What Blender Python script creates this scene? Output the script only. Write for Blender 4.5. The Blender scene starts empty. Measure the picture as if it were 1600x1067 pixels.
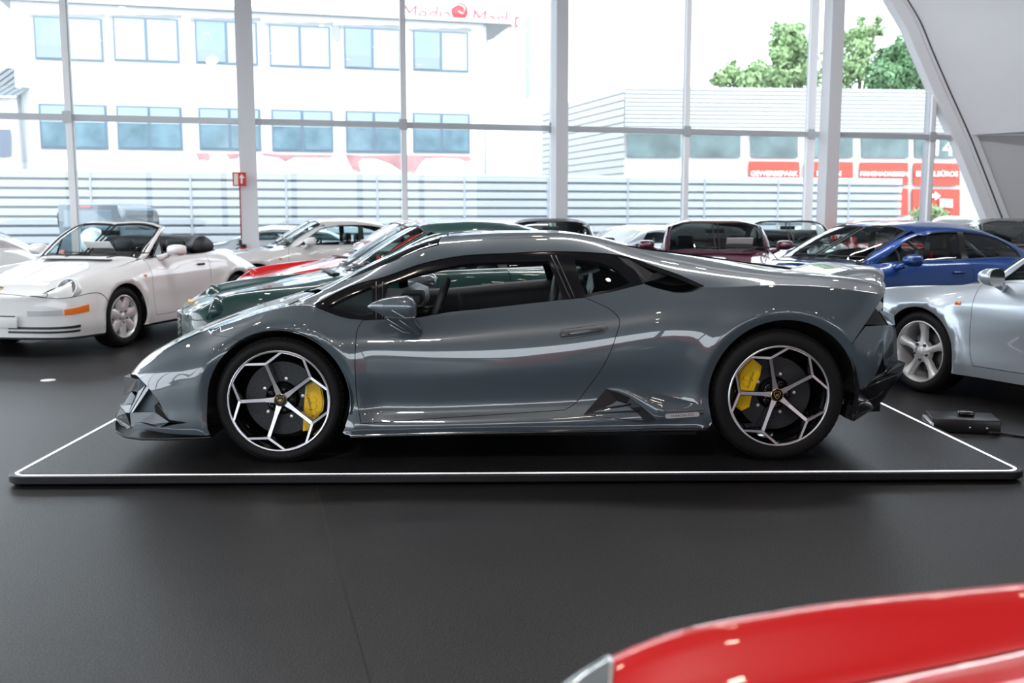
import bpy, bmesh, math, random
import numpy as np
from mathutils import Vector, Matrix
from mathutils.geometry import delaunay_2d_cdt
random.seed(7); RNG = np.random.default_rng(7)
PI = math.pi
SC = bpy.context.scene
COL = SC.collection
R = math.radians

# ------------------------------------------------------------------ camera
FOC = 1556.0; CH = 1.35; YAW = R(1.1); PITCH = R(7.18)
FW = np.array([math.sin(YAW)*math.cos(PITCH), math.cos(YAW)*math.cos(PITCH), -math.sin(PITCH)])
RT = np.array([math.cos(YAW), -math.sin(YAW), 0.0])
UP = np.cross(RT, FW)
CP = np.array([0, 0, CH])
cam_d = bpy.data.cameras.new('camera'); cam = bpy.data.objects.new('camera', cam_d); COL.objects.link(cam)
cam_d.sensor_width = 36.0; cam_d.lens = FOC/1600*36.0
cam.location = (0, 0, CH)
cam.rotation_euler = (PI/2-PITCH, 0, -YAW)
cam_d.dof.use_dof = True; cam_d.dof.focus_distance = 5.3; cam_d.dof.aperture_fstop = 3.0
cam_d.clip_end = 500
SC.camera = cam
SC.view_settings.view_transform = 'Standard'; SC.view_settings.look = 'None'
SC.view_settings.gamma = 1.0; SC.view_settings.use_curve_mapping = False
SC.view_settings.exposure = 0.0
SC.cycles.use_denoising = True
SC.cycles.max_bounces = 10; SC.cycles.transparent_max_bounces = 24
SC.cycles.diffuse_bounces = 4; SC.cycles.glossy_bounces = 5; SC.cycles.transmission_bounces = 6
SC.cycles.caustics_reflective = False; SC.cycles.caustics_refractive = False
SC.cycles.sample_clamp_indirect = 6.0

# ------------------------------------------------------------------ sky and sun
wd = bpy.data.worlds.new('overcast_sky'); SC.world = wd; wd.use_nodes = True
nt = wd.node_tree; bg = nt.nodes['Background']
bg.inputs['Color'].default_value = (0.86, 0.93, 1.0, 1); bg.inputs['Strength'].default_value = 5.0
sun_d = bpy.data.lights.new('sun', 'SUN'); sun = bpy.data.objects.new('sun', sun_d); COL.objects.link(sun)
sun_d.energy = 1.2; sun_d.angle = R(20); sun_d.color = (1, .97, .92); sun.rotation_euler = (R(42), 0, R(-18))

def area(name, loc, rot, sx, sy, energy, col=(1, 1, 1)):
    d = bpy.data.lights.new(name, 'AREA'); d.shape = 'RECTANGLE'; d.size = sx; d.size_y = sy; d.energy = energy; d.color = col
    o = bpy.data.objects.new(name, d); COL.objects.link(o); o.location = loc; o.rotation_euler = rot; return o

# ------------------------------------------------------------------ helpers
def ray(px, py): return FW*FOC + RT*(px-800) + UP*(533.5-py)
def PY(px, py, Y):                      # world point of a sight line on the plane y = Y
    d = ray(px, py); return CP + d*(Y/d[1])
def PL(px, py, Y0, k=0.24):             # ... on the slanted vertical plane y = Y0 + k x (glass front, fence, facade)
    d = ray(px, py); return CP + d*(Y0/(d[1]-k*d[0]))
def PZ(px, py, z):
    d = ray(px, py); return CP + d*((z-CH)/d[2])

def tag(o, label=None, cat=None, group=None, kind=None):
    if label: o['label'] = label
    if cat: o['category'] = cat
    if group: o['group'] = group
    if kind: o['kind'] = kind
    return o
def empty(name, loc=(0, 0, 0), rz=0, label=None, cat=None, group=None, parent=None):
    o = bpy.data.objects.new(name, None); COL.objects.link(o); o.location = loc; o.rotation_euler = (0, 0, rz)
    o.empty_display_size = .1; o.parent = parent
    return tag(o, label, cat, group)
def obj(name, me, parent=None, loc=None, rot=None):
    o = bpy.data.objects.new(name, me); COL.objects.link(o); o.parent = parent
    if loc is not None: o.location = loc
    if rot is not None: o.rotation_euler = rot
    return o

# ------------------------------------------------------------------ materials
MATS = {}
def pbr(name, col, rough=.5, metal=0., coat=0., emis=None, es=0., spec=.5, noise=None, bump=0., bscale=50., croug=.03):
    if name in MATS: return MATS[name]
    m = bpy.data.materials.new(name); m.use_nodes = True; MATS[name] = m
    nt = m.node_tree; b = nt.nodes['Principled BSDF']
    c4 = tuple(col)+(1,)
    b.inputs['Base Color'].default_value = c4; b.inputs['Roughness'].default_value = rough
    b.inputs['Metallic'].default_value = metal; b.inputs['Coat Weight'].default_value = coat
    b.inputs['Coat Roughness'].default_value = croug
    b.inputs['Specular IOR Level'].default_value = spec
    if emis: b.inputs['Emission Color'].default_value = tuple(emis)+(1,); b.inputs['Emission Strength'].default_value = es
    tc = nt.nodes.new('ShaderNodeTexCoord')
    n = nt.nodes.new('ShaderNodeTexNoise'); n.inputs['Scale'].default_value = bscale; n.inputs['Detail'].default_value = 3
    nt.links.new(tc.outputs['Object'], n.inputs['Vector'])
    if noise:
        r = nt.nodes.new('ShaderNodeValToRGB'); f, sc2 = noise
        n.inputs['Scale'].default_value = sc2
        r.color_ramp.elements[0].position = .3; r.color_ramp.elements[1].position = .7
        r.color_ramp.elements[0].color = tuple(c*(1-f) for c in col)+(1,)
        r.color_ramp.elements[1].color = tuple(min(1, c*(1+f)) for c in col)+(1,)
        nt.links.new(n.outputs['Fac'], r.inputs['Fac']); nt.links.new(r.outputs['Color'], b.inputs['Base Color'])
    if bump:
        n2 = nt.nodes.new('ShaderNodeTexNoise'); n2.inputs['Scale'].default_value = bscale; n2.inputs['Detail'].default_value = 4
        nt.links.new(tc.outputs['Object'], n2.inputs['Vector'])
        bp = nt.nodes.new('ShaderNodeBump'); bp.inputs['Strength'].default_value = bump; bp.inputs['Distance'].default_value = .01
        nt.links.new(n2.outputs['Fac'], bp.inputs['Height']); nt.links.new(bp.outputs['Normal'], b.inputs['Normal'])
    return m
def glass_mat(name, tint=(.85, .93, .92), refl=1.0, ior=1.5):
    if name in MATS: return MATS[name]
    m = bpy.data.materials.new(name); m.use_nodes = True; MATS[name] = m
    nt = m.node_tree; nt.nodes.remove(nt.nodes['Principled BSDF']); out = nt.nodes['Material Output']
    t = nt.nodes.new('ShaderNodeBsdfTransparent'); t.inputs['Color'].default_value = tuple(tint)+(1,)
    g = nt.nodes.new('ShaderNodeBsdfGlossy'); g.inputs['Roughness'].default_value = .01; g.inputs['Color'].default_value = (refl, refl, refl, 1)
    f = nt.nodes.new('ShaderNodeFresnel'); f.inputs['IOR'].default_value = ior
    mx = nt.nodes.new('ShaderNodeMixShader')
    nt.links.new(f.outputs[0], mx.inputs[0]); nt.links.new(t.outputs[0], mx.inputs[1]); nt.links.new(g.outputs[0], mx.inputs[2])
    nt.links.new(mx.outputs[0], out.inputs[0])
    return m
def paint(name, col, metal=0., rough=.35): return pbr('paint_'+name, col, rough, metal, 1.0, croug=.02)
M_BLK = pbr('black_plastic', (.012, .012, .014), .45)
M_GBK = pbr('gloss_black', (.006, .006, .008), .12, coat=.6)
M_RUB = pbr('tyre_rubber', (.006, .006, .0065), .6, spec=.22, bump=.15, bscale=120)
M_CHR = pbr('chrome', (.75, .76, .78), .12, 1.)
M_ALU = pbr('machined_alloy', (.80, .79, .82), .38, 1.)
M_SIL = pbr('silver_wheel_paint', (.70, .70, .71), .35, .35, .4)
M_VOID = pbr('matt_black', (.004, .004, .005), .9)
M_GLS = glass_mat('car_glass', (.80, .91, .90))
M_TGL = glass_mat('tinted_glass', (.34, .40, .41), 1., 1.75)
M_LENS = glass_mat('lamp_glass', (.93, .96, .96))
M_ORG = pbr('orange_lens', (.95, .20, .02), .15, coat=1)
M_REDL = pbr('red_lens', (.55, .01, .02), .15, coat=1)
M_LEA = pbr('dark_leather', (.02, .021, .025), .55, bump=.1, bscale=90)
M_PAPER = pbr('white_card', (.85, .84, .84), .7)
M_WHT = pbr('white_enamel', (.8, .8, .8), .4)

# ------------------------------------------------------------------ mesh builder
class MB:
    def __init__(s): s.v = []; s.f = []; s.m = []; s.sm = []
    def add(s, vs, fs, mi=0, smooth=False, M=None):
        b = len(s.v)
        for p in vs:
            if M is not None: p = M @ Vector(p)
            s.v.append(tuple(p))
        for f in fs: s.f.append([b+i for i in f]); s.m.append(mi); s.sm.append(smooth)
        return s
    def box(s, lo, hi, mi=0, bev=0, M=None):
        if bev > 0:
            bm = bmesh.new(); bmesh.ops.create_cube(bm, size=1)
            for v in bm.verts: v.co = Vector([(lo[i]+hi[i])/2+v.co[i]*(hi[i]-lo[i]) for i in range(3)])
            bmesh.ops.bevel(bm, geom=bm.edges[:], offset=bev, segments=2, affect='EDGES', profile=.5)
            bm.verts.index_update()
            s.add([v.co[:] for v in bm.verts], [[v.index for v in f.verts] for f in bm.faces], mi, True, M); bm.free(); return s
        x0, y0, z0 = lo; x1, y1, z1 = hi
        return s.add([(x0,y0,z0),(x1,y0,z0),(x1,y1,z0),(x0,y1,z0),(x0,y0,z1),(x1,y0,z1),(x1,y1,z1),(x0,y1,z1)],
            [(3,2,1,0),(4,5,6,7),(0,1,5,4),(1,2,6,5),(2,3,7,6),(3,0,4,7)], mi, False, M)
    def grid(s, P, mi=0, closed_u=False, closed_v=False, smooth=True, M=None, flip=False):
        n = len(P); m = len(P[0]); vs = [p for r in P for p in r]; fs = []
        for i in range(n if closed_u else n-1):
            for j in range(m if closed_v else m-1):
                a, b, c, d = i*m+j, ((i+1) % n)*m+j, ((i+1) % n)*m+(j+1) % m, i*m+(j+1) % m
                fs.append((a, d, c, b) if flip else (a, b, c, d))
        return s.add(vs, fs, mi, smooth, M)
    def tube(s, pts, r, mi=0, n=8, cap=True, M=None, closed=False):
        pts = [Vector(p) for p in pts]; rs = r if isinstance(r, (list, tuple)) else [r]*len(pts)
        rings = []; N = len(pts)
        up = Vector((0, 0, 1))
        for i, p in enumerate(pts):
            a = pts[(i-1) % N] if (closed or i > 0) else pts[i]; b = pts[(i+1) % N] if (closed or i < N-1) else pts[i]
            t = (b-a).normalized(); u = up if abs(t.dot(up)) < .95 else Vector((1, 0, 0))
            x = t.cross(u).normalized(); y = x.cross(t)
            rings.append([p+(x*math.cos(2*PI*k/n)+y*math.sin(2*PI*k/n))*rs[i] for k in range(n)])
        s.grid(rings, mi, closed, True, True, M)
        if cap and not closed:
            b = len(s.v)-N*n
            s.f.append(list(range(b, b+n))); s.m.append(mi); s.sm.append(False)
            s.f.append(list(range(b+(N-1)*n, b+N*n))[::-1]); s.m.append(mi); s.sm.append(False)
        return s
    def lathe(s, prof, mi=0, n=48, axis='Y', M=None, a0=0, a1=2*PI):
        # prof: (radius, distance along the axis)
        full = abs(a1-a0-2*PI) < 1e-6; P = []
        for k in range(n if full else n+1):
            a = a0+(a1-a0)*k/n; c, q = math.cos(a), math.sin(a)
            if axis == 'Y': P.append([(r*c, h, r*q) for r, h in prof])
            elif axis == 'X': P.append([(h, r*c, r*q) for r, h in prof])
            else: P.append([(r*c, r*q, h) for r, h in prof])
        return s.grid(P, mi, full, False, True, M)
    def prism(s, poly, d, mi=0, axis='Y', mi2=None, M=None, smooth=False, o=0):
        # flat polygon (a,b) extruded from o to o+d along the axis
        n = len(poly)
        f = {'Y': lambda a, b, h: (a, h, b), 'X': lambda a, b, h: (h, a, b), 'Z': lambda a, b, h: (a, b, h)}[axis]
        vs = [f(a, b, o) for a, b in poly]+[f(a, b, o+d) for a, b in poly]
        s.add(vs, [list(range(n))[::-1], list(range(n, 2*n))], mi, False, M)
        b = len(s.v)-2*n
        for i in range(n):
            j = (i+1) % n
            s.f.append([b+i, b+j, b+n+j, b+n+i]); s.m.append(mi if mi2 is None else mi2); s.sm.append(smooth)
        return s
    def build(s, name, mats, parent=None, loc=None, rot=None, fix=True, sharp=None):
        me = bpy.data.meshes.new(name); me.from_pydata([tuple(map(float, v)) for v in s.v], [], s.f)
        mats = mats if isinstance(mats, (list, tuple)) else [mats]
        for m in mats: me.materials.append(m)
        me.polygons.foreach_set('material_index', s.m); me.polygons.foreach_set('use_smooth', s.sm)
        if fix:
            bm = bmesh.new(); bm.from_mesh(me); bmesh.ops.recalc_face_normals(bm, faces=bm.faces[:]); bm.to_mesh(me); bm.free()
        if sharp is not None: me.set_sharp_from_angle(angle=R(sharp))
        me.update()
        return obj(name, me, parent, loc, rot)

def crpath(pts, step, closed=False):
    """Catmull-Rom through pts, resampled about every `step`"""
    p = np.array(pts, float); n = len(p)
    if n < 2: return [p[0]]
    if n < 3:
        L = np.linalg.norm(p[1]-p[0]); k = max(1, int(math.ceil(L/step))); return [p[0]+(p[1]-p[0])*i/k for i in range(k+1)]
    out = []
    for i in range(n-1):
        a = p[i-1] if i > 0 else 2*p[0]-p[1]; b, c = p[i], p[i+1]; d = p[i+2] if i+2 < n else 2*p[n-1]-p[n-2]
        L = np.linalg.norm(c-b); k = max(1, int(math.ceil(L/step)))
        la = max(np.linalg.norm(b-a), 1e-6); lc = max(np.linalg.norm(d-c), 1e-6); Lb = max(L, 1e-6)
        m1 = ((b-a)/la*Lb+(c-b)/Lb*la)/(la+Lb)*Lb if i > 0 else (c-b)
        m2 = ((c-b)/Lb*lc+(d-c)/lc*Lb)/(lc+Lb)*Lb if i+2 < n else (c-b)
        for j in range(k):
            t = j/k; t2 = t*t; t3 = t2*t
            out.append((2*t3-3*t2+1)*b+(t3-2*t2+t)*m1+(-2*t3+3*t2)*c+(t3-t2)*m2)
    out.append(p[-1]); return out
def loopc(segs, step):
    """closed loop out of polylines; each is smoothed, the joints stay corners"""
    out = []
    for k, s in enumerate(segs):
        nx = segs[(k+1) % len(segs)][0]; s = list(s)
        if np.linalg.norm(np.array(s[-1])-np.array(nx)) > 1e-6:
            q = crpath(s, step); out += q[:-1]; out += crpath([s[-1], nx], step)[:-1]
        else: out += crpath(s, step)[:-1]
    return np.array(out)
def pip(pts, poly):
    x, y = pts[:, 0], pts[:, 1]; ins = np.zeros(len(pts), bool); n = len(poly)
    for i in range(n):
        x1, y1 = poly[i]; x2, y2 = poly[(i+1) % n]
        if y1 == y2: continue
        c = ((y1 > y) != (y2 > y)) & (x < (x2-x1)*(y-y1)/(y2-y1)+x1); ins ^= c
    return ins
def pdist(pts, poly):
    d = np.full(len(pts), 1e9); n = len(poly)
    for i in range(n):
        a = poly[i]; b = poly[(i+1) % n]; ab = b-a; L = max(ab@ab, 1e-12)
        t = np.clip(((pts-a)@ab)/L, 0, 1); q = a+t[:, None]*ab; d = np.minimum(d, np.hypot(*(pts-q).T))
    return d

# ------------------------------------------------------------------ lofted car skin
class Loft:
    """feature curves from the sill (row 0) up to the centre line of the roof (last row); each a list of
    (x, half width, z). A point of the skin is (x, v), v running over the rows."""
    def __init__(s, rows, creases=(), mod=None, sig=.03, dx=.005, vs=.14):
        s.m = len(rows); s.cre = set(creases); s.mod = mod; s.vs = vs
        x0 = min(r[0][0] for r in rows); x1 = max(r[-1][0] for r in rows); s.xg = np.arange(x0, x1+dx, dx)
        k = int(3*sig/dx); g = np.exp(-.5*(np.arange(-k, k+1)*dx/sig)**2); g /= g.sum()
        s.W = []; s.Z = []
        for r in rows:
            a = np.array(r, float)
            for q, L in ((1, s.W), (2, s.Z)):
                y = s.herm(a[:, 0], a[:, q], s.xg)
                yp = np.concatenate([2*y[0]-y[1:k+1][::-1], y, 2*y[-1]-y[-k-1:-1][::-1]])
                L.append(np.convolve(yp, g, 'valid'))
        s.W = np.array(s.W); s.Z = np.array(s.Z)
    @staticmethod
    def herm(xs, ys, x):
        n = len(xs); d = np.diff(ys)/np.diff(xs); m = np.zeros(n); m[0] = d[0]; m[-1] = d[-1]
        for i in range(1, n-1):
            h0, h1 = xs[i]-xs[i-1], xs[i+1]-xs[i]; m[i] = (d[i-1]*h1+d[i]*h0)/(h0+h1)
        x = np.clip(x, xs[0], xs[-1]); i = np.clip(np.searchsorted(xs, x)-1, 0, n-2)
        h = xs[i+1]-xs[i]; t = (x-xs[i])/h
        return (2*t**3-3*t**2+1)*ys[i]+(t**3-2*t**2+t)*h*m[i]+(-2*t**3+3*t**2)*ys[i+1]+(t**3-t**2)*h*m[i+1]
    def S(s, x, v):
        x = np.atleast_1d(np.asarray(x, float)); v = np.clip(np.atleast_1d(np.asarray(v, float)), 0, s.m-1-1e-6)
        x, v = np.broadcast_arrays(x, v)
        w = np.stack([np.interp(x, s.xg, q) for q in s.W], -1); z = np.stack([np.interp(x, s.xg, q) for q in s.Z], -1)
        p = np.stack([w, z], -1)
        d = np.maximum(np.linalg.norm(np.diff(p, axis=1), axis=2), 1e-4)       # N, m-1
        sl = np.diff(p, axis=1)/d[..., None]
        mL = np.empty_like(p); mR = np.empty_like(p)
        mL[:, 0] = mR[:, 0] = sl[:, 0]
        mm = (sl[:, :-1]*d[:, 1:, None]+sl[:, 1:]*d[:, :-1, None])/(d[:, 1:]+d[:, :-1])[..., None]
        mL[:, 1:-1] = mm; mR[:, 1:-1] = mm
        mL[:, -1] = mR[:, -1] = np.array([-1., 0.])
        for c in s.cre: mL[:, c] = sl[:, c-1]; mR[:, c] = sl[:, c]
        i = np.floor(v).astype(int); t = (v-i)[:, None]; I = np.arange(len(v)); D = d[I, i][:, None]
        q = (2*t**3-3*t**2+1)*p[I, i]+(t**3-2*t**2+t)*D*mR[I, i]+(-2*t**3+3*t**2)*p[I, i+1]+(t**3-t**2)*D*mL[I, i+1]
        W, Zz = q[:, 0], q[:, 1]
        if s.mod: W, Zz = s.mod(x, W, Zz, v)
        return np.stack([x, W, Zz], -1)
    def N(s, x, v, h=.004):
        a = s.S(x+h, v)-s.S(x-h, v); b = s.S(x, v+h*4)-s.S(x, v-h*4)
        n = np.cross(a, b); L = np.linalg.norm(n, axis=1, keepdims=True); n = n/np.maximum(L, 1e-9)
        return -n
    def inv(s, x, z, lo=0., hi=None, comp=2):
        hi = s.m-1 if hi is None else hi
        vv = np.linspace(lo, hi, 240); q = s.S(np.full(240, x), vv)[:, comp]
        d = (q-z) if comp == 2 else (z-q)
        k = np.where((d[:-1] <= 0) & (d[1:] > 0))[0]
        if len(k) == 0: return lo if d[0] > 0 else hi
        i = k[0]; return vv[i]+(vv[i+1]-vv[i])*(-d[i])/(d[i+1]-d[i])
    def xz(s, pts, lo=0., hi=None): return [(x, s.inv(x, z, lo, hi)) for x, z in pts]
    def xw(s, pts, lo=3., hi=None): return [(x, s.inv(x, w, lo, hi, 1)) for x, w in pts]

PCACHE = {}
def panel(name, loft, segs, mats, parent, holes=(), gap=0., rim=.012, off=0., dx=.035, dv=.22, side=(-1,), step=.02, key=None, both_obj=False, lines=()):
    """cut a piece of the skin: segs / holes are closed loops of polylines in (x, v)"""
    vs = loft.vs
    if key and key in PCACHE: V3, N3, T, B = PCACHE[key]
    else:
        def prep(sg, sgn):
            L = loopc([[(a, b*vs) for a, b in q] for q in sg], step)
            keep = [0]
            for i in range(1, len(L)):
                if np.linalg.norm(L[i]-L[keep[-1]]) > step*.15: keep.append(i)
            L = L[keep]
            if np.linalg.norm(L[0]-L[-1]) < step*.15: L = L[:-1]
            if gap:
                A = .5*np.sum(L[:, 0]*np.roll(L[:, 1], -1)-np.roll(L[:, 0], -1)*L[:, 1]); o = np.sign(A)*sgn
                pr = np.roll(L, 1, 0); nx = np.roll(L, -1, 0)
                x = L[:, 0]; v = L[:, 1]/vs
                q = np.linalg.norm(loft.S(x, v+.02)-loft.S(x, v-.02), axis=1)/(.04*vs); q = np.clip(q, .2, 3)
                e1 = (L-pr)*np.stack([np.ones_like(q), q], -1); e2 = (nx-L)*np.stack([np.ones_like(q), q], -1)
                e1 /= np.linalg.norm(e1, axis=1, keepdims=True)+1e-9; e2 /= np.linalg.norm(e2, axis=1, keepdims=True)+1e-9
                n1 = np.stack([-e1[:, 1], e1[:, 0]], -1)*o; n2 = np.stack([-e2[:, 1], e2[:, 0]], -1)*o
                b = n1+n2; b /= np.linalg.norm(b, axis=1, keepdims=True)+1e-9
                k = gap/np.clip(np.sum(b*n1, 1), .4, 1)
                dd = b*k[:, None]; dd[:, 1] /= q; ctr = L[:, 1] > (loft.m-1.03)*vs; dd[ctr, 1] = 0; L = L+dd
            return L
        outer = prep(segs, 1); hs = [prep(h, -1) for h in holes]
        lo = outer.min(0); hi = outer.max(0)
        gx = np.arange(lo[0], hi[0], dx); gv = np.arange(lo[1], hi[1], dv*vs)
        g = np.stack(np.meshgrid(gx, gv, indexing='ij'), -1); g[:, ::2, 0] += dx*.5; g = g.reshape(-1, 2)
        k = pip(g, outer)
        for h in hs: k &= ~pip(g, h)
        g = g[k]
        if len(g):
            d = pdist(g, outer)
            for h in hs: d = np.minimum(d, pdist(g, h))
            g = g[d > step*.45]
        lp = []
        for ln in lines:
            q = np.array(crpath([(a, b*vs) for a, b in ln], step)); k = pip(q, outer)
            for h in hs: k &= ~pip(q, h)
            d = pdist(q, outer)
            for h in hs: d = np.minimum(d, pdist(q, h))
            k &= d > step*.4; lp.append((q, k))
            if len(g): g = g[np.min(np.linalg.norm(g[:, None]-q[None], axis=2), axis=1) > step*.6]
        pts = [Vector(p) for p in outer]; ed = [(i, (i+1) % len(outer)) for i in range(len(outer))]
        for h in hs:
            b = len(pts); pts += [Vector(p) for p in h]; ed += [(b+i, b+(i+1) % len(h)) for i in range(len(h))]
        for q, k in lp:
            last = None
            for p, o in zip(q, k):
                if o:
                    pts.append(Vector(p))
                    if last is not None: ed.append((last, len(pts)-1))
                    last = len(pts)-1
                else: last = None
        pts += [Vector(p) for p in g]
        ov, oe, of, *_ = delaunay_2d_cdt(pts, ed, [], 0, 1e-7)
        V = np.array([tuple(p) for p in ov]); T = np.array([f for f in of if len(f) == 3], int)
        c = V[T].mean(1); k = pip(c, outer)
        for h in hs: k &= ~pip(c, h)
        T = T[k]
        X = V[:, 0]; VV = V[:, 1]/vs
        V3 = loft.S(X, VV); Nv = loft.N(X, VV)
        # loop normals, taken a little inside each triangle so that creases stay crisp
        cx = np.repeat(X[T].mean(1), 3); cv = np.repeat(VV[T].mean(1), 3)
        lx = X[T].ravel(); lv = VV[T].ravel()
        N3 = loft.N(lx*.93+cx*.07, lv*.93+cv*.07)
        if off: V3 = V3+Nv*off
        cnt = {}
        for t in T:
            for a, b in ((t[0], t[1]), (t[1], t[2]), (t[2], t[0])):
                cnt[(min(a, b), max(a, b))] = cnt.get((min(a, b), max(a, b)), 0)+1
        B = ([e for e, n in cnt.items() if n == 1], Nv)
        if key: PCACHE[key] = (V3, N3, T, B)
    outs = []
    groups = [side] if not both_obj else [(s_,) for s_ in side]
    for grp in groups:
        av = []; af = []; an = []; ami = []
        for sg in grp:
            flip = np.array([1, sg, 1.]); b = len(av)
            P3 = V3*flip; NL = (N3*flip).reshape(-1, 3, 3); be, Nv = B
            fn = np.cross(P3[T[:, 1]]-P3[T[:, 0]], P3[T[:, 2]]-P3[T[:, 0]]); ok = np.sum(fn*NL.mean(1), 1) > 0
            av += P3.tolist()
            for t, o, n in zip(T.tolist(), ok.tolist(), NL.tolist()):
                if o: af.append([b+i for i in t]); an += n
                else: af.append([b+t[0], b+t[2], b+t[1]]); an += [n[0], n[2], n[1]]
                ami.append(0)
            if rim:
                ids = sorted({i for e in be for i in e}); mp = {}; cen = P3[T].mean((0, 1))
                for i in ids:
                    mp[i] = len(av); av.append((P3[i]).tolist()); av.append((P3[i]-Nv[i]*flip*rim).tolist())
                for a, c in be:
                    q = [mp[a], mp[c], mp[c]+1, mp[a]+1]; p = [np.array(av[i]) for i in q]
                    n = np.cross(p[1]-p[0], p[3]-p[0]); L = np.linalg.norm(n)
                    n = (n/L if L > 1e-12 else np.array([0, 0, 1.])).tolist()
                    af.append(q); an += [n]*4; ami.append(1 if len(mats) > 1 else 0)
        me = bpy.data.meshes.new(name); me.from_pydata([tuple(map(float, p)) for p in av], [], af)
        for m in mats: me.materials.append(m)
        me.polygons.foreach_set('material_index', ami)
        me.polygons.foreach_set('use_smooth', [True]*len(af))
        me.update(); 
        if len(me.loops) == len(an): me.normals_split_custom_set([tuple(n) for n in an])
        outs.append(obj(name, me, parent))
    return outs if both_obj else outs[0]
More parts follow.
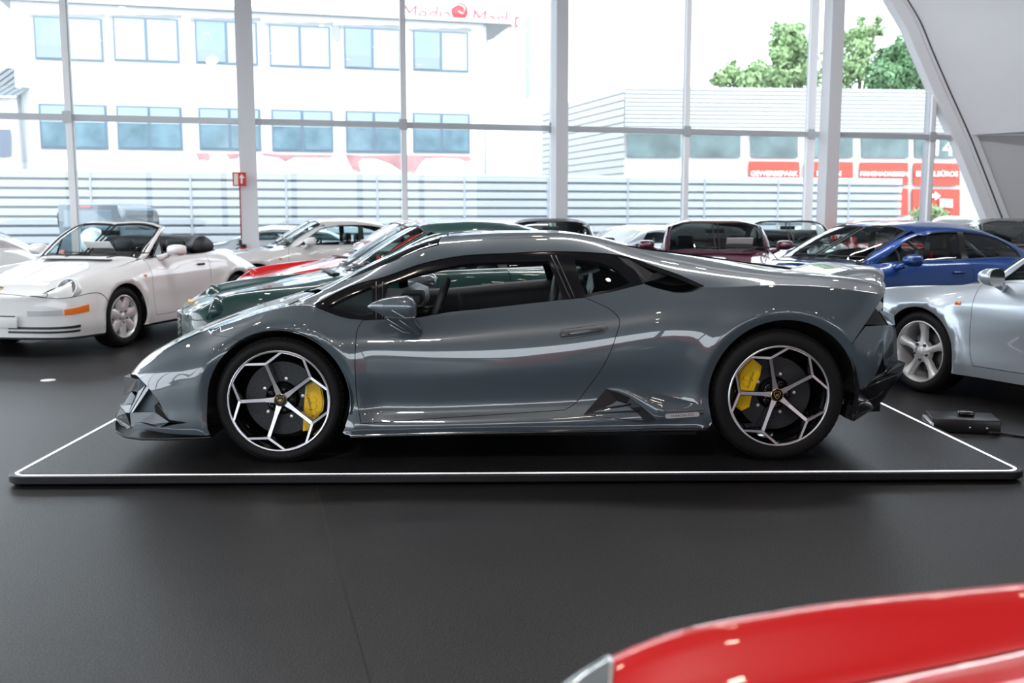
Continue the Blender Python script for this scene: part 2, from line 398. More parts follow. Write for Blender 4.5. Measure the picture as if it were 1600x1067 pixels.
# ================================================================== the grey supercar
LX0, LYC, LG = -1.12, 6.08, 0.0565
L_F, L_R = (0.0, .332), (2.625, .352)
def lam_mod(x, W, Z, v):
    W = W.copy()
    for (cx, cz), Ro in ((L_F, .368), ((2.647, .36), .397)):
        r = np.hypot(x-cx, Z-cz); k = (v < 5.6)
        e = Ro+.045
        W = W + np.where(k, .010*np.exp(-((r-e)/.07)**2), 0)
        W = W - np.where(k, np.clip((e-r)/.045, 0, 1.3)*.024, 0)
    return W, Z
LROWS = [
 [(-1.03,.02,.20),(-1.0,.30,.19),(-.95,.48,.165),(-.90,.64,.14),(-.85,.74,.118),(-.75,.83,.118),(-.60,.89,.13),(-.45,.93,.145),(-.30,.95,.155),(0,.96,.155),(.3,.94,.152),(.45,.935,.153),(.8,.93,.160),(1.2,.93,.167),(1.6,.935,.173),(1.8,.94,.177),(2.0,.945,.183),(2.25,.955,.19),(2.65,.96,.25),(3.0,.92,.30),(3.1,.88,.34),(3.25,.78,.40),(3.4,.50,.45)],
 [(-1.03,.02,.22),(-1.0,.31,.215),(-.95,.50,.20),(-.90,.66,.18),(-.85,.755,.17),(-.75,.845,.175),(-.60,.905,.18),(-.45,.94,.185),(-.30,.958,.19),(0,.965,.19),(.3,.95,.185),(.45,.947,.188),(.8,.942,.195),(1.2,.942,.20),(1.6,.945,.205),(1.8,.95,.21),(2.0,.955,.215),(2.25,.965,.225),(2.65,.97,.29),(3.0,.925,.34),(3.1,.885,.38),(3.25,.785,.44),(3.4,.51,.49)],
 [(-1.03,.02,.25),(-1.0,.28,.25),(-.95,.46,.24),(-.90,.62,.25),(-.85,.735,.26),(-.75,.83,.28),(-.60,.90,.29),(-.45,.94,.30),(-.30,.962,.30),(0,.968,.30),(.3,.945,.30),(.45,.915,.29),(.8,.898,.28),(1.2,.897,.295),(1.6,.902,.325),(1.8,.908,.35),(2.0,.925,.36),(2.25,.96,.37),(2.65,.975,.42),(3.0,.935,.45),(3.1,.90,.47),(3.25,.80,.50),(3.4,.54,.54)],
 [(-1.03,.02,.31),(-1.0,.27,.32),(-.95,.44,.33),(-.90,.60,.345),(-.85,.72,.36),(-.75,.82,.38),(-.60,.895,.41),(-.45,.94,.43),(-.30,.965,.45),(0,.975,.47),(.3,.95,.48),(.45,.935,.48),(.8,.93,.475),(1.2,.93,.50),(1.6,.935,.53),(1.8,.94,.55),(2.0,.95,.56),(2.25,.97,.56),(2.65,.98,.58),(3.0,.945,.57),(3.1,.91,.57),(3.25,.80,.59),(3.4,.55,.61)],
 [(-1.03,.02,.36),(-1.0,.26,.37),(-.95,.42,.385),(-.90,.58,.41),(-.85,.70,.435),(-.75,.80,.455),(-.60,.885,.472),(-.45,.935,.49),(-.30,.955,.56),(0,.955,.63),(.3,.93,.65),(.45,.918,.645),(.8,.908,.65),(1.2,.905,.67),(1.6,.912,.705),(1.8,.922,.725),(2.0,.94,.735),(2.25,.955,.74),(2.65,.962,.78),(3.0,.93,.72),(3.1,.89,.70),(3.25,.79,.69),(3.4,.56,.68)],
 [(-1.03,.02,.375),(-1.0,.24,.385),(-.95,.40,.40),(-.90,.56,.425),(-.85,.68,.445),(-.75,.765,.49),(-.68,.78,.544),(-.58,.785,.609),(-.46,.785,.667),(-.346,.785,.705),(-.185,.785,.756),(0,.785,.812),(.16,.80,.822),(.3,.815,.770),(.45,.815,.757),(.8,.80,.772),(1.2,.80,.822),(1.6,.80,.862),(1.8,.80,.895),(2.0,.835,.915),(2.25,.87,.915),(2.65,.875,.93),(3.0,.84,.905),(3.1,.82,.89),(3.25,.73,.87),(3.4,.50,.85)],
 [(-1.03,.015,.385),(-1.0,.18,.395),(-.95,.30,.425),(-.90,.42,.46),(-.85,.52,.49),(-.75,.60,.55),(-.60,.63,.625),(-.45,.64,.685),(-.30,.65,.735),(0,.67,.826),(.1,.70,.838),(.2,.72,.862),(.38,.69,.929),(.51,.67,.965),(.75,.645,1.042),(.93,.635,1.079),(1.2,.62,1.096),(1.43,.62,1.094),(1.64,.62,1.084),(1.8,.64,1.062),(1.9,.67,1.045),(2.0,.71,1.02),(2.12,.75,.99),(2.25,.78,.975),(2.65,.77,.972),(3.0,.74,.952),(3.1,.725,.94),(3.25,.64,.92),(3.4,.42,.90)],
 [(-1.03,.01,.39),(-1.0,.11,.402),(-.95,.18,.435),(-.90,.25,.475),(-.85,.31,.505),(-.75,.38,.565),(-.60,.41,.642),(-.45,.42,.70),(-.30,.44,.75),(-.1,.48,.808),(0,.52,.838),(.1,.58,.858),(.2,.61,.893),(.38,.595,.972),(.53,.585,1.028),(.757,.56,1.118),(.95,.53,1.152),(1.085,.51,1.166),(1.3,.50,1.172),(1.55,.50,1.168),(1.7,.50,1.15),(1.87,.50,1.118),(2.14,.50,1.075),(2.5,.50,1.028),(2.8,.50,.99),(3.0,.48,.968),(3.1,.46,.955),(3.25,.40,.935),(3.4,.26,.92)],
 [(-1.03,0,.392),(-1.0,0,.41),(-.95,0,.445),(-.90,0,.485),(-.85,0,.515),(-.75,0,.575),(-.60,0,.652),(-.45,0,.712),(-.30,0,.762),(-.1,0,.82),(0,0,.85),(.1,0,.878),(.224,0,.93),(.455,0,1.033),(.716,0,1.121),(.837,0,1.15),(.95,0,1.163),(1.08,0,1.173),(1.326,0,1.179),(1.6,0,1.172),(1.83,0,1.137),(1.955,0,1.11),(2.23,0,1.063),(2.64,0,1.0),(2.94,0,.955),(3.1,0,.94),(3.25,0,.93),(3.4,0,.92)]]
LAM = Loft(LROWS, creases=(5,), mod=lam_mod, sig=.03)

def lpx(px, py, w):
    p = PY(px, py, LYC-w); return p[0]-LX0, p[2]-LG
def pinv(px, py, lo=0., hi=8.):
    w = .9
    for _ in range(14):
        x, z = lpx(px, py, w); v = LAM.inv(x, z, lo, hi); w = .5*w+.5*LAM.S(x, v)[0, 1]
    return (x, v)
def tr(pts, lo=0., hi=8., step=11.):
    return [pinv(a, b, lo, hi) for a, b in crpath(pts, step)]
def arc(cx, cz, r, a0, a1, n=16):
    out = []
    for k in range(n+1):
        a = R(a0+(a1-a0)*k/n); out.append((cx+r*math.cos(a), cz+r*math.sin(a)))
    return out

GREY = pbr('paint_slate_grey', (.058, .080, .099), .38, 0., 1., croug=.015)
GREY.node_tree.nodes['Principled BSDF'].inputs['Coat IOR'].default_value = 1.75
YEL = pbr('caliper_yellow', (1.0, .62, .01), .3, coat=.6)
GOLD = pbr('gold_emblem', (.75, .55, .22), .3, 1.)
DISC = pbr('carbon_disc', (.03, .032, .036), .4, .3)
CHAR = pbr('charcoal_trim', (.03, .032, .036), .35)

def text_mesh(name, body, size, mat, parent, M, ext=.0006, align='CENTER', shear=0., bold=0.):
    cu = bpy.data.curves.new(name, 'FONT'); cu.body = body; cu.size = size; cu.extrude = ext; cu.align_x = align; cu.align_y = 'CENTER'; cu.shear = shear
    cu.offset = bold; cu.resolution_u = 3
    o = bpy.data.objects.new(name, cu); COL.objects.link(o); dg = bpy.context.evaluated_depsgraph_get()
    me = bpy.data.meshes.new_from_object(o.evaluated_get(dg)); bpy.data.objects.remove(o)
    me.transform(M); me.materials.clear(); me.materials.append(mat)
    return obj(name, me, parent)

def sport_wheel(root, x, face, hz, Rt, wd, side, a0, cal, left=True):
    """hexagon-spoke wheel; local frame: outer face towards -y, axle along y"""
    w = empty('wheel', (x, face*side, hz), 0 if side < 0 else PI, parent=root)
    Rr = .268
    t = MB(); t.lathe([(Rr-.012,.02),(Rr-.002,.010),(Rr+.008,.004),(Rr+.022,-.001),(Rt-.028,-.001),(Rt-.014,.010),(Rt-.005,.026),(Rt,.05),(Rt,wd-.05),(Rt-.012,wd-.012),(Rr+.01,wd),(Rr-.02,wd-.01)], n=72)
    for k in range(64):      # shoulder tread blocks
        a = 2*PI*k/64; M = Matrix.Rotation(a, 4, 'Y')
        t.box((Rt-.014, .034, -.0105), (Rt-.0005, .062, .0105), 0, M=M)
        t.box((Rt-.012, .070, -.0115), (Rt+.0006, wd*.45, .0115), 0, M=M)
    t.build('tyre', [M_RUB], w, sharp=40)
    b = MB(); b.lathe([(Rr,.010),(Rr-.004,.004),(Rr-.010,.006),(Rr-.014,.03),(Rr-.022,.055),(Rr-.03,.12),(Rr-.03,wd-.02),(Rr-.01,wd-.008)], n=72)
    b.lathe([(.058,.075),(.07,.085),(.085,.11),(.09,.16),(.03,.16)], n=32)
    b.build('rim', [M_GBK], w, sharp=35)
    l = MB(); l.lathe([(Rr+.001,.012),(Rr+.001,.002),(Rr-.003,-.001),(Rr-.009,.001),(Rr-.010,.012)], n=96)
    l.build('rim_lip', [M_ALU], w, sharp=30)
    def bar(m, p, q, w0, w1):
        p, q = np.array(p, float), np.array(q, float); d = q-p; d /= np.linalg.norm(d); n = np.cross(d, [0, 1, 0]); n /= np.linalg.norm(n)
        dn = np.array([0, 1., 0])
        def ring(c, h): return [c-n*(h+.002)+dn*.050, c-n*(h+.0035)+dn*.004, c-n*h, c+n*h, c+n*(h+.0035)+dn*.004, c+n*(h+.002)+dn*.050]
        r0, r1 = ring(p, w0), ring(q, w1); vs = r0+r1
        m.add(vs, [(2, 3, 9, 8)], 0); b0 = len(m.v)-12
        for i, j in ((0, 1), (1, 2), (3, 4), (4, 5)):
            m.f.append([b0+i, b0+j, b0+j+6, b0+i+6]); m.m.append(1); m.sm.append(False)
        for e in (0, 6): m.f.append([b0+e+i for i in range(6)]); m.m.append(1); m.sm.append(False)
    for k in range(5):
        A = R(a0+72*k); P = lambda r, a, y: (r*math.cos(a), y, r*math.sin(a))
        s = MB()
        H = P(.026, A, .048); J = P(.085, A, .040); K = P(.15, A, .026); Nn = P(.207, A, .012)
        bar(s, H, J, .0155, .0095); bar(s, J, K, .0095, .0085); bar(s, K, Nn, .0085, .009)
        for sg in (-1, 1):
            E = P(.2605, A+sg*R(23), .001); bar(s, Nn, E, .0065, .0055)
            # outer polygon edge towards the neighbouring spoke
            prev = E
            for j in range(1, 4):
                a = A+sg*R(23+13*j/3); q = P(.2605-.0012*math.sin(PI*j/3*.5), a, .001); bar(s, prev, q, .0052, .0052); prev = q
        s.build('spoke', [M_ALU, M_GBK], w, fix=True)
    d = MB(); d.lathe([(.09,.105),(.196,.105),(.198,.108),(.198,.135),(.09,.135)], 0, n=64)
    d.build('brake_disc', [DISC], w, sharp=35)
    h = MB()
    for k in range(28):
        for j in range(4):
            a = 2*PI*(k+.22*j)/28; r = .112+.023*j
            h.lathe([(.0001,.1043),(.0028,.1043)], 0, n=6, M=Matrix.Translation((r*math.cos(a), 0, r*math.sin(a))))
    tag(h.build('disc_holes', [M_VOID], w), kind='stuff')
    c = MB()
    pc = [((u-cal[0][0])*.00071, -(v-cal[0][1])*.00071) for u, v in cal[1]]
    if side > 0: pc = [(-a, b_) for a, b_ in pc]
    bm = bmesh.new(); vs = [bm.verts.new((a, .088, b_)) for a, b_ in pc]; f = bm.faces.new(vs)
    r_ = bmesh.ops.extrude_face_region(bm, geom=[f]); 
    for g in r_['geom']:
        if isinstance(g, bmesh.types.BMVert): g.co.y += .07
    bmesh.ops.bevel(bm, geom=[e for e in bm.edges if abs(e.verts[0].co.y-.088) < 1e-5 and abs(e.verts[1].co.y-.088) < 1e-5], offset=.008, segments=3, affect='EDGES')
    bmesh.ops.recalc_face_normals(bm, faces=bm.faces[:]); bm.verts.index_update()
    c.add([v.co[:] for v in bm.verts], [[v.index for v in q.verts] for q in bm.faces], 0, False); bm.free()
    cx = sum(a for a, _ in pc)/len(pc); cz = sum(b_ for _, b_ in pc)/len(pc)
    for q in (-.035, .0, .035): c.lathe([(.0001,.083),(.014,.083),(.016,.088)], 0, n=18, M=Matrix.Translation((cx*1.04, 0, cz+q)))
    co = c.build('brake_caliper', [YEL], w, sharp=30)
    ang = math.atan2(cz, cx); tdir = R(-78) if cal[2] > 0 else R(70)
    M = Matrix.Translation((cx*.93, .0865, cz+.004)) @ Matrix.Rotation(-tdir, 4, 'Y') @ Matrix.Rotation(PI/2, 4, 'X')
    text_mesh('lettering', 'Lamborghini', .025, M_BLK, co, M, shear=.25)
    n = MB()
    for k in range(5):
        a = R(a0+36+72*k); T = Matrix.Translation((.057*math.cos(a), 0, .057*math.sin(a)))
        n.lathe([(.0185,.062),(.0185,.050),(.0155,.048),(.0145,.058)], n=20, M=T); n.lathe([(.0105,.058),(.0105,.046),(.0001,.045)], n=6, M=T)
    n.build('wheel_nuts', [M_GBK], w, sharp=30)
    n = MB()
    for k in range(5):
        a = R(a0+36+72*k+6); T = Matrix.Translation((.107*math.cos(a), 0, .107*math.sin(a)))
        n.lathe([(.0085,.104),(.0085,.096),(.0001,.095)], n=12, M=T)
    n.build('disc_bolts', [M_ALU], w, sharp=30)
    cap = MB(); cap.lathe([(.034,.06),(.034,.040),(.031,.0375),(.0001,.0365)], n=32)
    cp = cap.build('centre_cap', [M_GBK], w, sharp=30)
    g = MB(); g.lathe([(.0345,.0405),(.0335,.0385),(.0315,.0375)], n=32)
    sh = [(-.017,.016),(-.008,.019),(0,.017),(.008,.019),(.017,.016),(.016,.002),(.010,-.011),(0,-.021),(-.010,-.011),(-.016,.002)]
    for i in range(len(sh)):
        p, q = sh[i], sh[(i+1) % len(sh)]; g.tube([(p[0],.0362,p[1]),(q[0],.0362,q[1])], .0012, 0, 5)
    g.prism([(-.010,-.004),(-.008,.004),(-.003,.006),(.001,.004),(.006,.008),(.009,.005),(.006,.0),(.004,-.009),(.0,-.005),(-.004,-.009),(-.006,-.003)], .001, o=.0352)
    g.build('emblem', [GOLD], w)
    return w

def build_supercar():
    root = empty('sports_car', (LX0, LYC, LG), 0, 'slate grey low wedge-shaped supercar with yellow brake calipers standing on the lit display platform', 'car')
    G = [GREY, M_VOID]
    both = (-1, 1)
    # --- outlines traced on the near side
    crest_f = [(-.355, 5.0), (-.2, 5.0), (.0, 5.02)]
    archF = LAM.xz(arc(L_F[0], L_F[1], .368, 155, -28, 26))
    a_end = LAM.xz(arc(L_F[0], L_F[1], .368, -28, -30, 1))
    archR = LAM.xz(arc(2.647, .36, .397, 200, 6, 26))
    seam = [LAM.xz([(-.352, .668)])[0], LAM.xz([(-.25, .664)])[0]]
    arch_top_pt = LAM.xz([(-.205, .64)])[0]
    aF = [p for p in LAM.xz(arc(L_F[0], L_F[1], .368, 121, -27, 24))]
    door_shut = tr([(566.6,499.8),(558,515),(555,540),(555,592),(558,630),(563.6,662.5)], 0, 5)
    door_bot = tr([(563.6,662.5),(697,653),(792,647),(882.4,641)], 0, 4)
    door_rear = tr([(882.4,641),(896,633),(917.8,607.6),(949.3,560.4),(963,525),(967.8,497.4),(957,485.6),(930,471.5),(914,464.5)], 0, 5.3)
    door_top = tr([(566.6,499.8),(585,499),(648,496),(703,486.8),(756,481.5),(861,469.7),(914,464.5)], 3.5, 5.4)
    win_lo = tr([(486.8,477.4),(510,487),(532,494.7),(550,498.5),(566.6,499.8)], 3.5, 5.9)
    quart_lo = tr([(914,464.5),(960,455),(1005,443.8)], 4, 6)
    scoop_lo = tr([(1005,443.8),(1035,453),(1069,458.5),(1092,453),(1101,446.5)], 4, 6.6)
    intake_up = tr([(1101,446.5),(1062,429.4),(1026,416.5),(979,399.9)], 4.5, 7)
    rail_lo = tr([(979,399.9),(950,396),(919,393.7),(860,392.4),(795,395.2),(716,400),(664,410.2),(595.5,433.5),(557.6,443.3),(486.8,477.4)], 4.5, 7)
    sillF = LAM.xz([(.355, .152)])[0]
    # --- body side
    x_a = aF[-1][0]
    outer = [[seam[0], seam[1], aF[0]], aF, [aF[-1], (aF[-1][0]+.012, 0.02)], [(aF[-1][0]+.012, .02), (1.2, 0.), (2.26, 0.)],
             [(2.26, 0.), archR[0]], archR,
             [archR[-1]]+tr([(1331,542),(1330,537.8)], 1, 6), tr([(1330,537.8),(1353.5,503.7),(1381,461.7)], 2, 7),
             [tr([(1381,461.7)], 2, 7)[0], (3.36, 6.5)], [(3.36, 6.5), (3.30, 7.2)], [(3.30, 7.2), (2.6, 7.2), (1.88, 7.02)],
             [(1.88, 7.02), (1.2, 7.0), (.75, 7.0), (.18, 7.0)], [(.18, 7.0), (.08, 6.3), (.02, 5.3), (-.1, 5.05)], [(-.1, 5.05), (-.3, 5.04), (-.357, 5.045)], [(-.357, 5.045), seam[0]]]
    hole = [door_shut, door_bot, door_rear, quart_lo, scoop_lo, intake_up, rail_lo, win_lo]
    cl = [LAM.xz(arc(L_F[0], L_F[1], .413, 140, -28, 40), 0, 5.5), LAM.xz(arc(2.647, .36, .442, 190, 10, 44), 0, 5.5), LAM.xz(arc(2.647, .36, .46, 190, 10, 44), 0, 5.5), LAM.xz(arc(L_F[0], L_F[1], .43, 140, -28, 40), 0, 5.5), [(x, 5.0) for x in np.linspace(-.3, 3.2, 40)]]
    panel('body_side', LAM, outer, G, root, [hole], gap=.0, rim=.03, side=both, key='lam_side', lines=cl, dx=.025, dv=.16)
    panel('door', LAM, [door_shut, door_bot, door_rear, door_top[::-1]], G, root, gap=.0035, rim=.02, side=both, key='lam_door', both_obj=True, dx=.025, dv=.16)
    # --- bonnet, roof, rear deck
    hood = [[(-.36, 5.06), (-.2, 5.09), (.0, 5.34), (.06, 6.3), (.14, 7.0)], [(.14, 7.0), (.02, 7.5), (-.03, 7.999)], [(-.03, 7.999), (-1.02, 7.999)], [(-1.02, 7.999), (-1.02, 5.05)], [(-1.02, 5.05), (-.9, 5.03), (-.7, 5.03), (-.36, 5.06)]]
    panel('bonnet', LAM, hood, G, root, gap=.0, rim=.02, side=both, key='lam_hood', dv=.3)
    panel('roof', LAM, [[(.82, 7.0), (1.3, 7.01), (1.88, 7.03)], [(1.88, 7.03), (1.9, 7.999)], [(1.9, 7.999), (.86, 7.999)], [(.86, 7.999), (.82, 7.0)]], G, root, gap=.0, rim=.02, side=both, dv=.25)
    panel('windscreen', LAM, [[(.18, 7.03), (.5, 7.03), (.81, 7.03)], [(.81, 7.03), (.85, 7.999)], [(.85, 7.999), (-.02, 7.999)], [(-.02, 7.999), (.18, 7.03)]], [M_TGL], root, gap=0, rim=0, off=-.004, side=both, dv=.3)
    panel('engine_cover', LAM, [[(1.89, 7.06), (2.6, 7.22), (3.3, 7.22)], [(3.3, 7.22), (3.36, 7.999)], [(3.36, 7.999), (1.9, 7.999)], [(1.9, 7.999), (1.89, 7.06)]], [M_BLK], root, gap=0, rim=.02, off=-.02, side=both, dv=.3)
    # --- side glass with its black surround
    tri_g = [tr([(511,478.5),(553,458.5),(580,447)], 4, 7), tr([(580,447),(583,490)], 4, 7), tr([(583,490),(566,492),(540,486),(511,478.5)], 4, 7)]
    open_g = [tr([(606,441),(669,424),(716,413.5),(769,409),(858,407.5)], 4, 7), tr([(858,407.5),(874,446),(881,469)], 4, 7), tr([(881,469),(861,472),(756,484),(703,489),(648,498),(600,500)], 4, 7), tr([(600,500),(601,462),(606,441)], 4, 7)]
    q_g = [tr([(898,404),(936,409),(960,418),(985,441)], 4, 7), tr([(985,441),(970,447),(915,459)], 4, 7), tr([(915,459),(905,436),(898,404)], 4, 7)]
    surround = [win_lo, [win_lo[-1]]+door_top[1:], quart_lo, [quart_lo[-1]]+tr([(990,420),(968,405),(950,396)], 4, 7), tr([(950,396),(919,393.7),(860,392.4),(795,395.2),(716,400),(664,410.2),(595.5,433.5),(557.6,443.3),(486.8,477.4)], 4.5, 7)]
    panel('window_surround', LAM, surround, [M_GBK, M_BLK], root, [tri_g, open_g, q_g], rim=.025, off=-.004, side=both, key='lam_sur', both_obj=True)
    for nm, g in (('corner_window', tri_g), ('quarter_window', q_g)):
        panel(nm, LAM, g, [glass_mat('side_glass', (.60, .70, .70))], root, off=-.006, rim=0, side=both, both_obj=True, key='lam_'+nm)
    # B pillar and front pillar trim ridges
    for a, b, o in (((861,399),(891,466),.004), ((868,399),(898,465),.003), ((588,440),(588,498),.003), ((598,440),(598,497),.003)):
        for sg in both:
            p = [LAM.S(*q)[0]*np.array([1, sg, 1]) for q in tr([a, ((a[0]+b[0])/2, (a[1]+b[1])/2), b], 4, 7)]
            MB().tube([(q[0], q[1]+sg*o*.3, q[2]) for q in p], .0035, 0, 6).build('pillar_trim', [CHAR], root)
    # --- side air scoop behind the window
    for sg in both:
        S3 = lambda pt, dw=0, dz=0: tuple((LAM.S(*pt)[0]-np.array([0, dw, -dz]))*np.array([1, sg, 1]))
        lo = crpath(scoop_lo, .04); up_ = crpath(intake_up[::-1], .04)
        m = MB()
        # painted floor that dives inwards, black back wall and roof
        n = 14; A = [lo[int(round(i*(len(lo)-1)/n))] for i in range(n+1)]
        rows = []
        for i, q in enumerate(A):
            t = i/n; rows.append([S3(q, -.0005), S3(q, .02, .002), S3(q, .06, .002), S3(q, .16, -.005)])
        m.grid(rows, 0, smooth=True); m.build('scoop_floor', [GREY], root)
        B = [up_[int(round(i*(len(up_)-1)/n))] for i in range(n+1)]
        m = MB(); m.grid([[S3(B[i]), S3(B[i], .05, -.01), S3(B[i], .20, -.02)] for i in range(n+1)], 0)
        m.grid([[S3(B[i], .2, -.02), S3(A[i], .16, .03)] for i in range(n+1)], 0)
        m.build('scoop_duct', [M_VOID], root)
        bl = tr([(966,401.5),(985,406),(1021.5,427.5),(1012,440),(1003,443.5),(990,423)], 4, 7, 1e4)
        P0 = [S3(q, .010) for q in bl]; P1 = [S3(q, .045) for q in bl]; m = MB(); nB = len(bl)
        m.add(P0+P1, [list(range(nB)), list(range(nB, 2*nB))[::-1]]+[[i, (i+1) % nB, nB+(i+1) % nB, nB+i] for i in range(nB)], 0)
        m.build('scoop_blade', [pbr('satin_dark', (.008, .008, .010), .4)], root)
        bl = tr([(1022,427.5),(1040,424),(1048,433),(1012,440.5)], 4, 7, 1e4)
        P0 = [S3(q, d) for q, d in zip(bl, (.012, .09, .09, .012))]; m = MB(); m.add(P0, [(0, 1, 2, 3)], 0); m.build('scoop_fin', [CHAR], root, fix=False)
    # --- front bumper
    bt = [(-.93, 5.0), (-.8, 5.0), (-.6, 5.0), (-.45, 5.0), (-.355, 5.03)]
    aFf = LAM.xz(arc(L_F[0], L_F[1], .368, 121, 178, 12))+LAM.xz([(-.372, .29), (-.358, .157)])
    bump = [[(-.93, 5.0)]+bt[1:], [bt[-1], seam[0]], [seam[0], seam[1], aFf[0]], aFf, [aFf[-1]]+tr([(300,680),(267,678),(219,670.5),(199,669)], 0, 2),
            tr([(199,669),(202,664),(253,667),(274,663),(292,660.5)], 0, 3), tr([(292,660.5),(274,657.5),(266,656),(248,628),(228,602),(214,587.5)], 0, 5.1), [pinv(214, 587.5, 0, 5.2), (-.93, 5.0)]]
    panel('front_bumper', LAM, bump, G, root, gap=.0015, rim=.03, side=both, both_obj=True, key='lam_fb', lines=[LAM.xz(arc(L_F[0], L_F[1], .413, 120, 185, 20), 0, 5)], dx=.025, dv=.16)
    nose_open = [[(-1.025, .0), (-1.025, 4.9)], [(-1.025, 4.9), (-.93, 4.95)], [(-.93, 4.95)]+tr([(214,587.5),(228,602),(248,628),(266,656),(274,657.5),(292,660.5)], 0, 5), tr([(292,660.5),(253,667),(202,664),(199,669)], 0, 3), [tr([(199,669)], 0, 3)[0], (-1.025, 0.)]]
    panel('intake_duct', LAM, nose_open, [CHAR, M_BLK], root, gap=0, rim=.0, off=-.075, side=both, key='lam_no')
    for sg in both:
        q3 = lambda px, py, w: (lpx(px, py, w)[0], sg*w, lpx(px, py, w)[1])
        def slab(name, pts, thick, mat, inward=(0, 1, 0)):
            A = [q3(*p) for p in pts]; dv = (inward[0]*thick, -sg*inward[1]*thick, inward[2]*thick); B = [tuple(a[i]+dv[i] for i in range(3)) for a in A]
            n = len(A); m = MB(); m.add(A+B, [list(range(n)), list(range(n, 2*n))[::-1]]+[[i, (i+1) % n, n+(i+1) % n, n+i] for i in range(n)], 0)
            return m.build(name, mat, root)
        # mouth, uprights, recess walls, shelf and chin corner of the nose
        SAT = pbr('paint_slate_grey_satin', (.058, .080, .099), .35, 0., .25)
        slab('nose_mouth', [(194,588,.62),(213.5,592,.74),(216.5,606,.75),(216,612,.75),(205.5,611,.70),(193.6,618,.62)], .12, [MATS['satin_dark']])
        slab('intake_fin', [(213.3,592,.752),(219,592.5,.775),(227,602,.79),(203.5,644.5,.775),(201,644,.765),(208,625,.762),(216.6,611,.758)], .04, [SAT])
        slab('intake_edge', [(228,602.5,.797),(233.5,606,.81),(208.5,644,.80),(204,644.5,.785)], .012, [GREY])
        slab('nose_strut', [(205.4,611.5,.69),(211,618.7,.72),(208,630.5,.73),(193.6,630.5,.66)], .05, [SAT])
        slab('chin_block', [(187,633,.64),(206.7,631,.745),(202,645,.76),(196,644.5,.73)], .08, [SAT])
        slab('chin_corner', [(187,637,.62),(196,645,.72),(204.5,667,.775),(199,670,.76),(179.5,652,.60)], .10, [MATS['satin_dark']])
        slab('intake_panel', [(233.5,606,.78),(247.5,628,.80),(245,643,.80),(206,644.5,.75)], .01, [SAT])
        slab('intake_slot', [(247.5,628,.835),(268,658,.875),(262,660.5,.87),(243,644,.83),(241,634,.82)], .05, [M_VOID])
        slab('intake_shelf', [(203,644.5,.778),(241.5,643.8,.83),(264,659.5,.885),(249,668,.90),(205,666.5,.80)], .03, [SAT])
        for q_ in (((233.5,606,.812),(208,644,.802)), ((228,602.5,.80),(203.5,645,.785)), ((247,632,.857),(264.5,655.5,.893),(273,657.2,.905)), ((187,633,.645),(206.7,631,.747)), ((179.5,652,.602),(187,637,.622)), ((179.5,652,.602),(198,652,.73)), ((180,653,.602),(190,664,.70),(203,669,.77))):
            e = MB(); e.tube([q3(*p_) for p_ in q_], .0018, 0, 5); e.build('bumper_edge', [GREY], root)
    # splitter lip under the nose, black
    m = MB(); P_ = []
    for x, w in ((-1.0, .30), (-.985, .55), (-.96, .66), (-.93, .74), (-.86, .80), (-.75, .86), (-.60, .915), (-.45, .945), (-.355, .955)):
        z0 = np.interp(x, [-1.0, -.98, -.93, -.88, -.75, -.355], [.185, .178, .140, .122, .122, .152]); P_.append((x, w, z0))
    ring = [[(x, -w+.004, z), (x, -w, z-.003), (x, -w+.004, z-.012), (x, 0, z-.014), (x, w-.004, z-.012), (x, w, z-.003), (x, w-.004, z)] for x, w, z in P_]
    m.grid(ring, 0); m.build('splitter', [MATS['satin_dark']], root)
    # headlamps on the bonnet edge
    hl = [[(-.74, 5.25), (-.6, 5.15), (-.38, 5.1)], [(-.38, 5.1), (-.40, 5.6), (-.5, 6.05)], [(-.5, 6.05), (-.62, 6.0), (-.74, 5.25)]]
    panel('headlamp', LAM, hl, [pbr('headlamp_dark', (.10, .105, .12), .08, .4, 1.), M_BLK], root, off=.002, rim=.004, side=both, both_obj=True, key='lam_hl')
    for k, (u, v0, v1) in enumerate([(-.66, 5.3, 5.75), (-.57, 5.25, 5.85), (-.49, 5.22, 5.9)]):
        hq = [[(u, v0), (u-.02, v1)], [(u-.02, v1), (u+.015, v1)], [(u+.015, v1), (u+.04, v0)], [(u+.04, v0), (u, v0)]]
        panel('lamp_element', LAM, hq, [pbr('lamp_silver', (.75, .78, .82), .2, .8)], root, off=.0035, rim=0, side=both, key='lam_le%d' % k)
    # --- sill, underbody and wheel housings
    sx = np.linspace(.37, 2.25, 30)
    for sg in both:
        m = MB(); rows = []
        for x in sx:
            p = LAM.S(x, 0.)[0]; rows.append([(x, sg*(p[1]-.004), p[2]+.006), (x, sg*(p[1]+.006), p[2]-.003), (x, sg*(p[1]+.004), p[2]-.016), (x, sg*(p[1]-.05), p[2]-.022), (x, sg*.5, p[2]-.022)])
        m.grid(rows, 0); m.build('sill_blade', [M_GBK], root, fix=False)
    m = MB(); m.box((-.85, -.60, .135), (2.95, .60, .15)); m.box((.40, -.9, .14), (2.2, .9, .155)); m.build('underbody', [M_VOID], root)
    for (cx, cz), Ro in ((L_F, .372), ((2.647, .36), .40)):
        for sg in both:
            m = MB(); P = []
            for k in range(33):
                a = PI*1.12*k/32-.06*PI; P.append([(cx+(Ro+.004)*math.cos(a), sg*.935, cz+(Ro+.004)*math.sin(a)), (cx+(Ro+.012)*math.cos(a), sg*.60, cz+(Ro+.012)*math.sin(a)), (cx, sg*.58, cz)])
            m.grid(P, 0); m.build('wheel_housing', [M_VOID], root, fix=False)
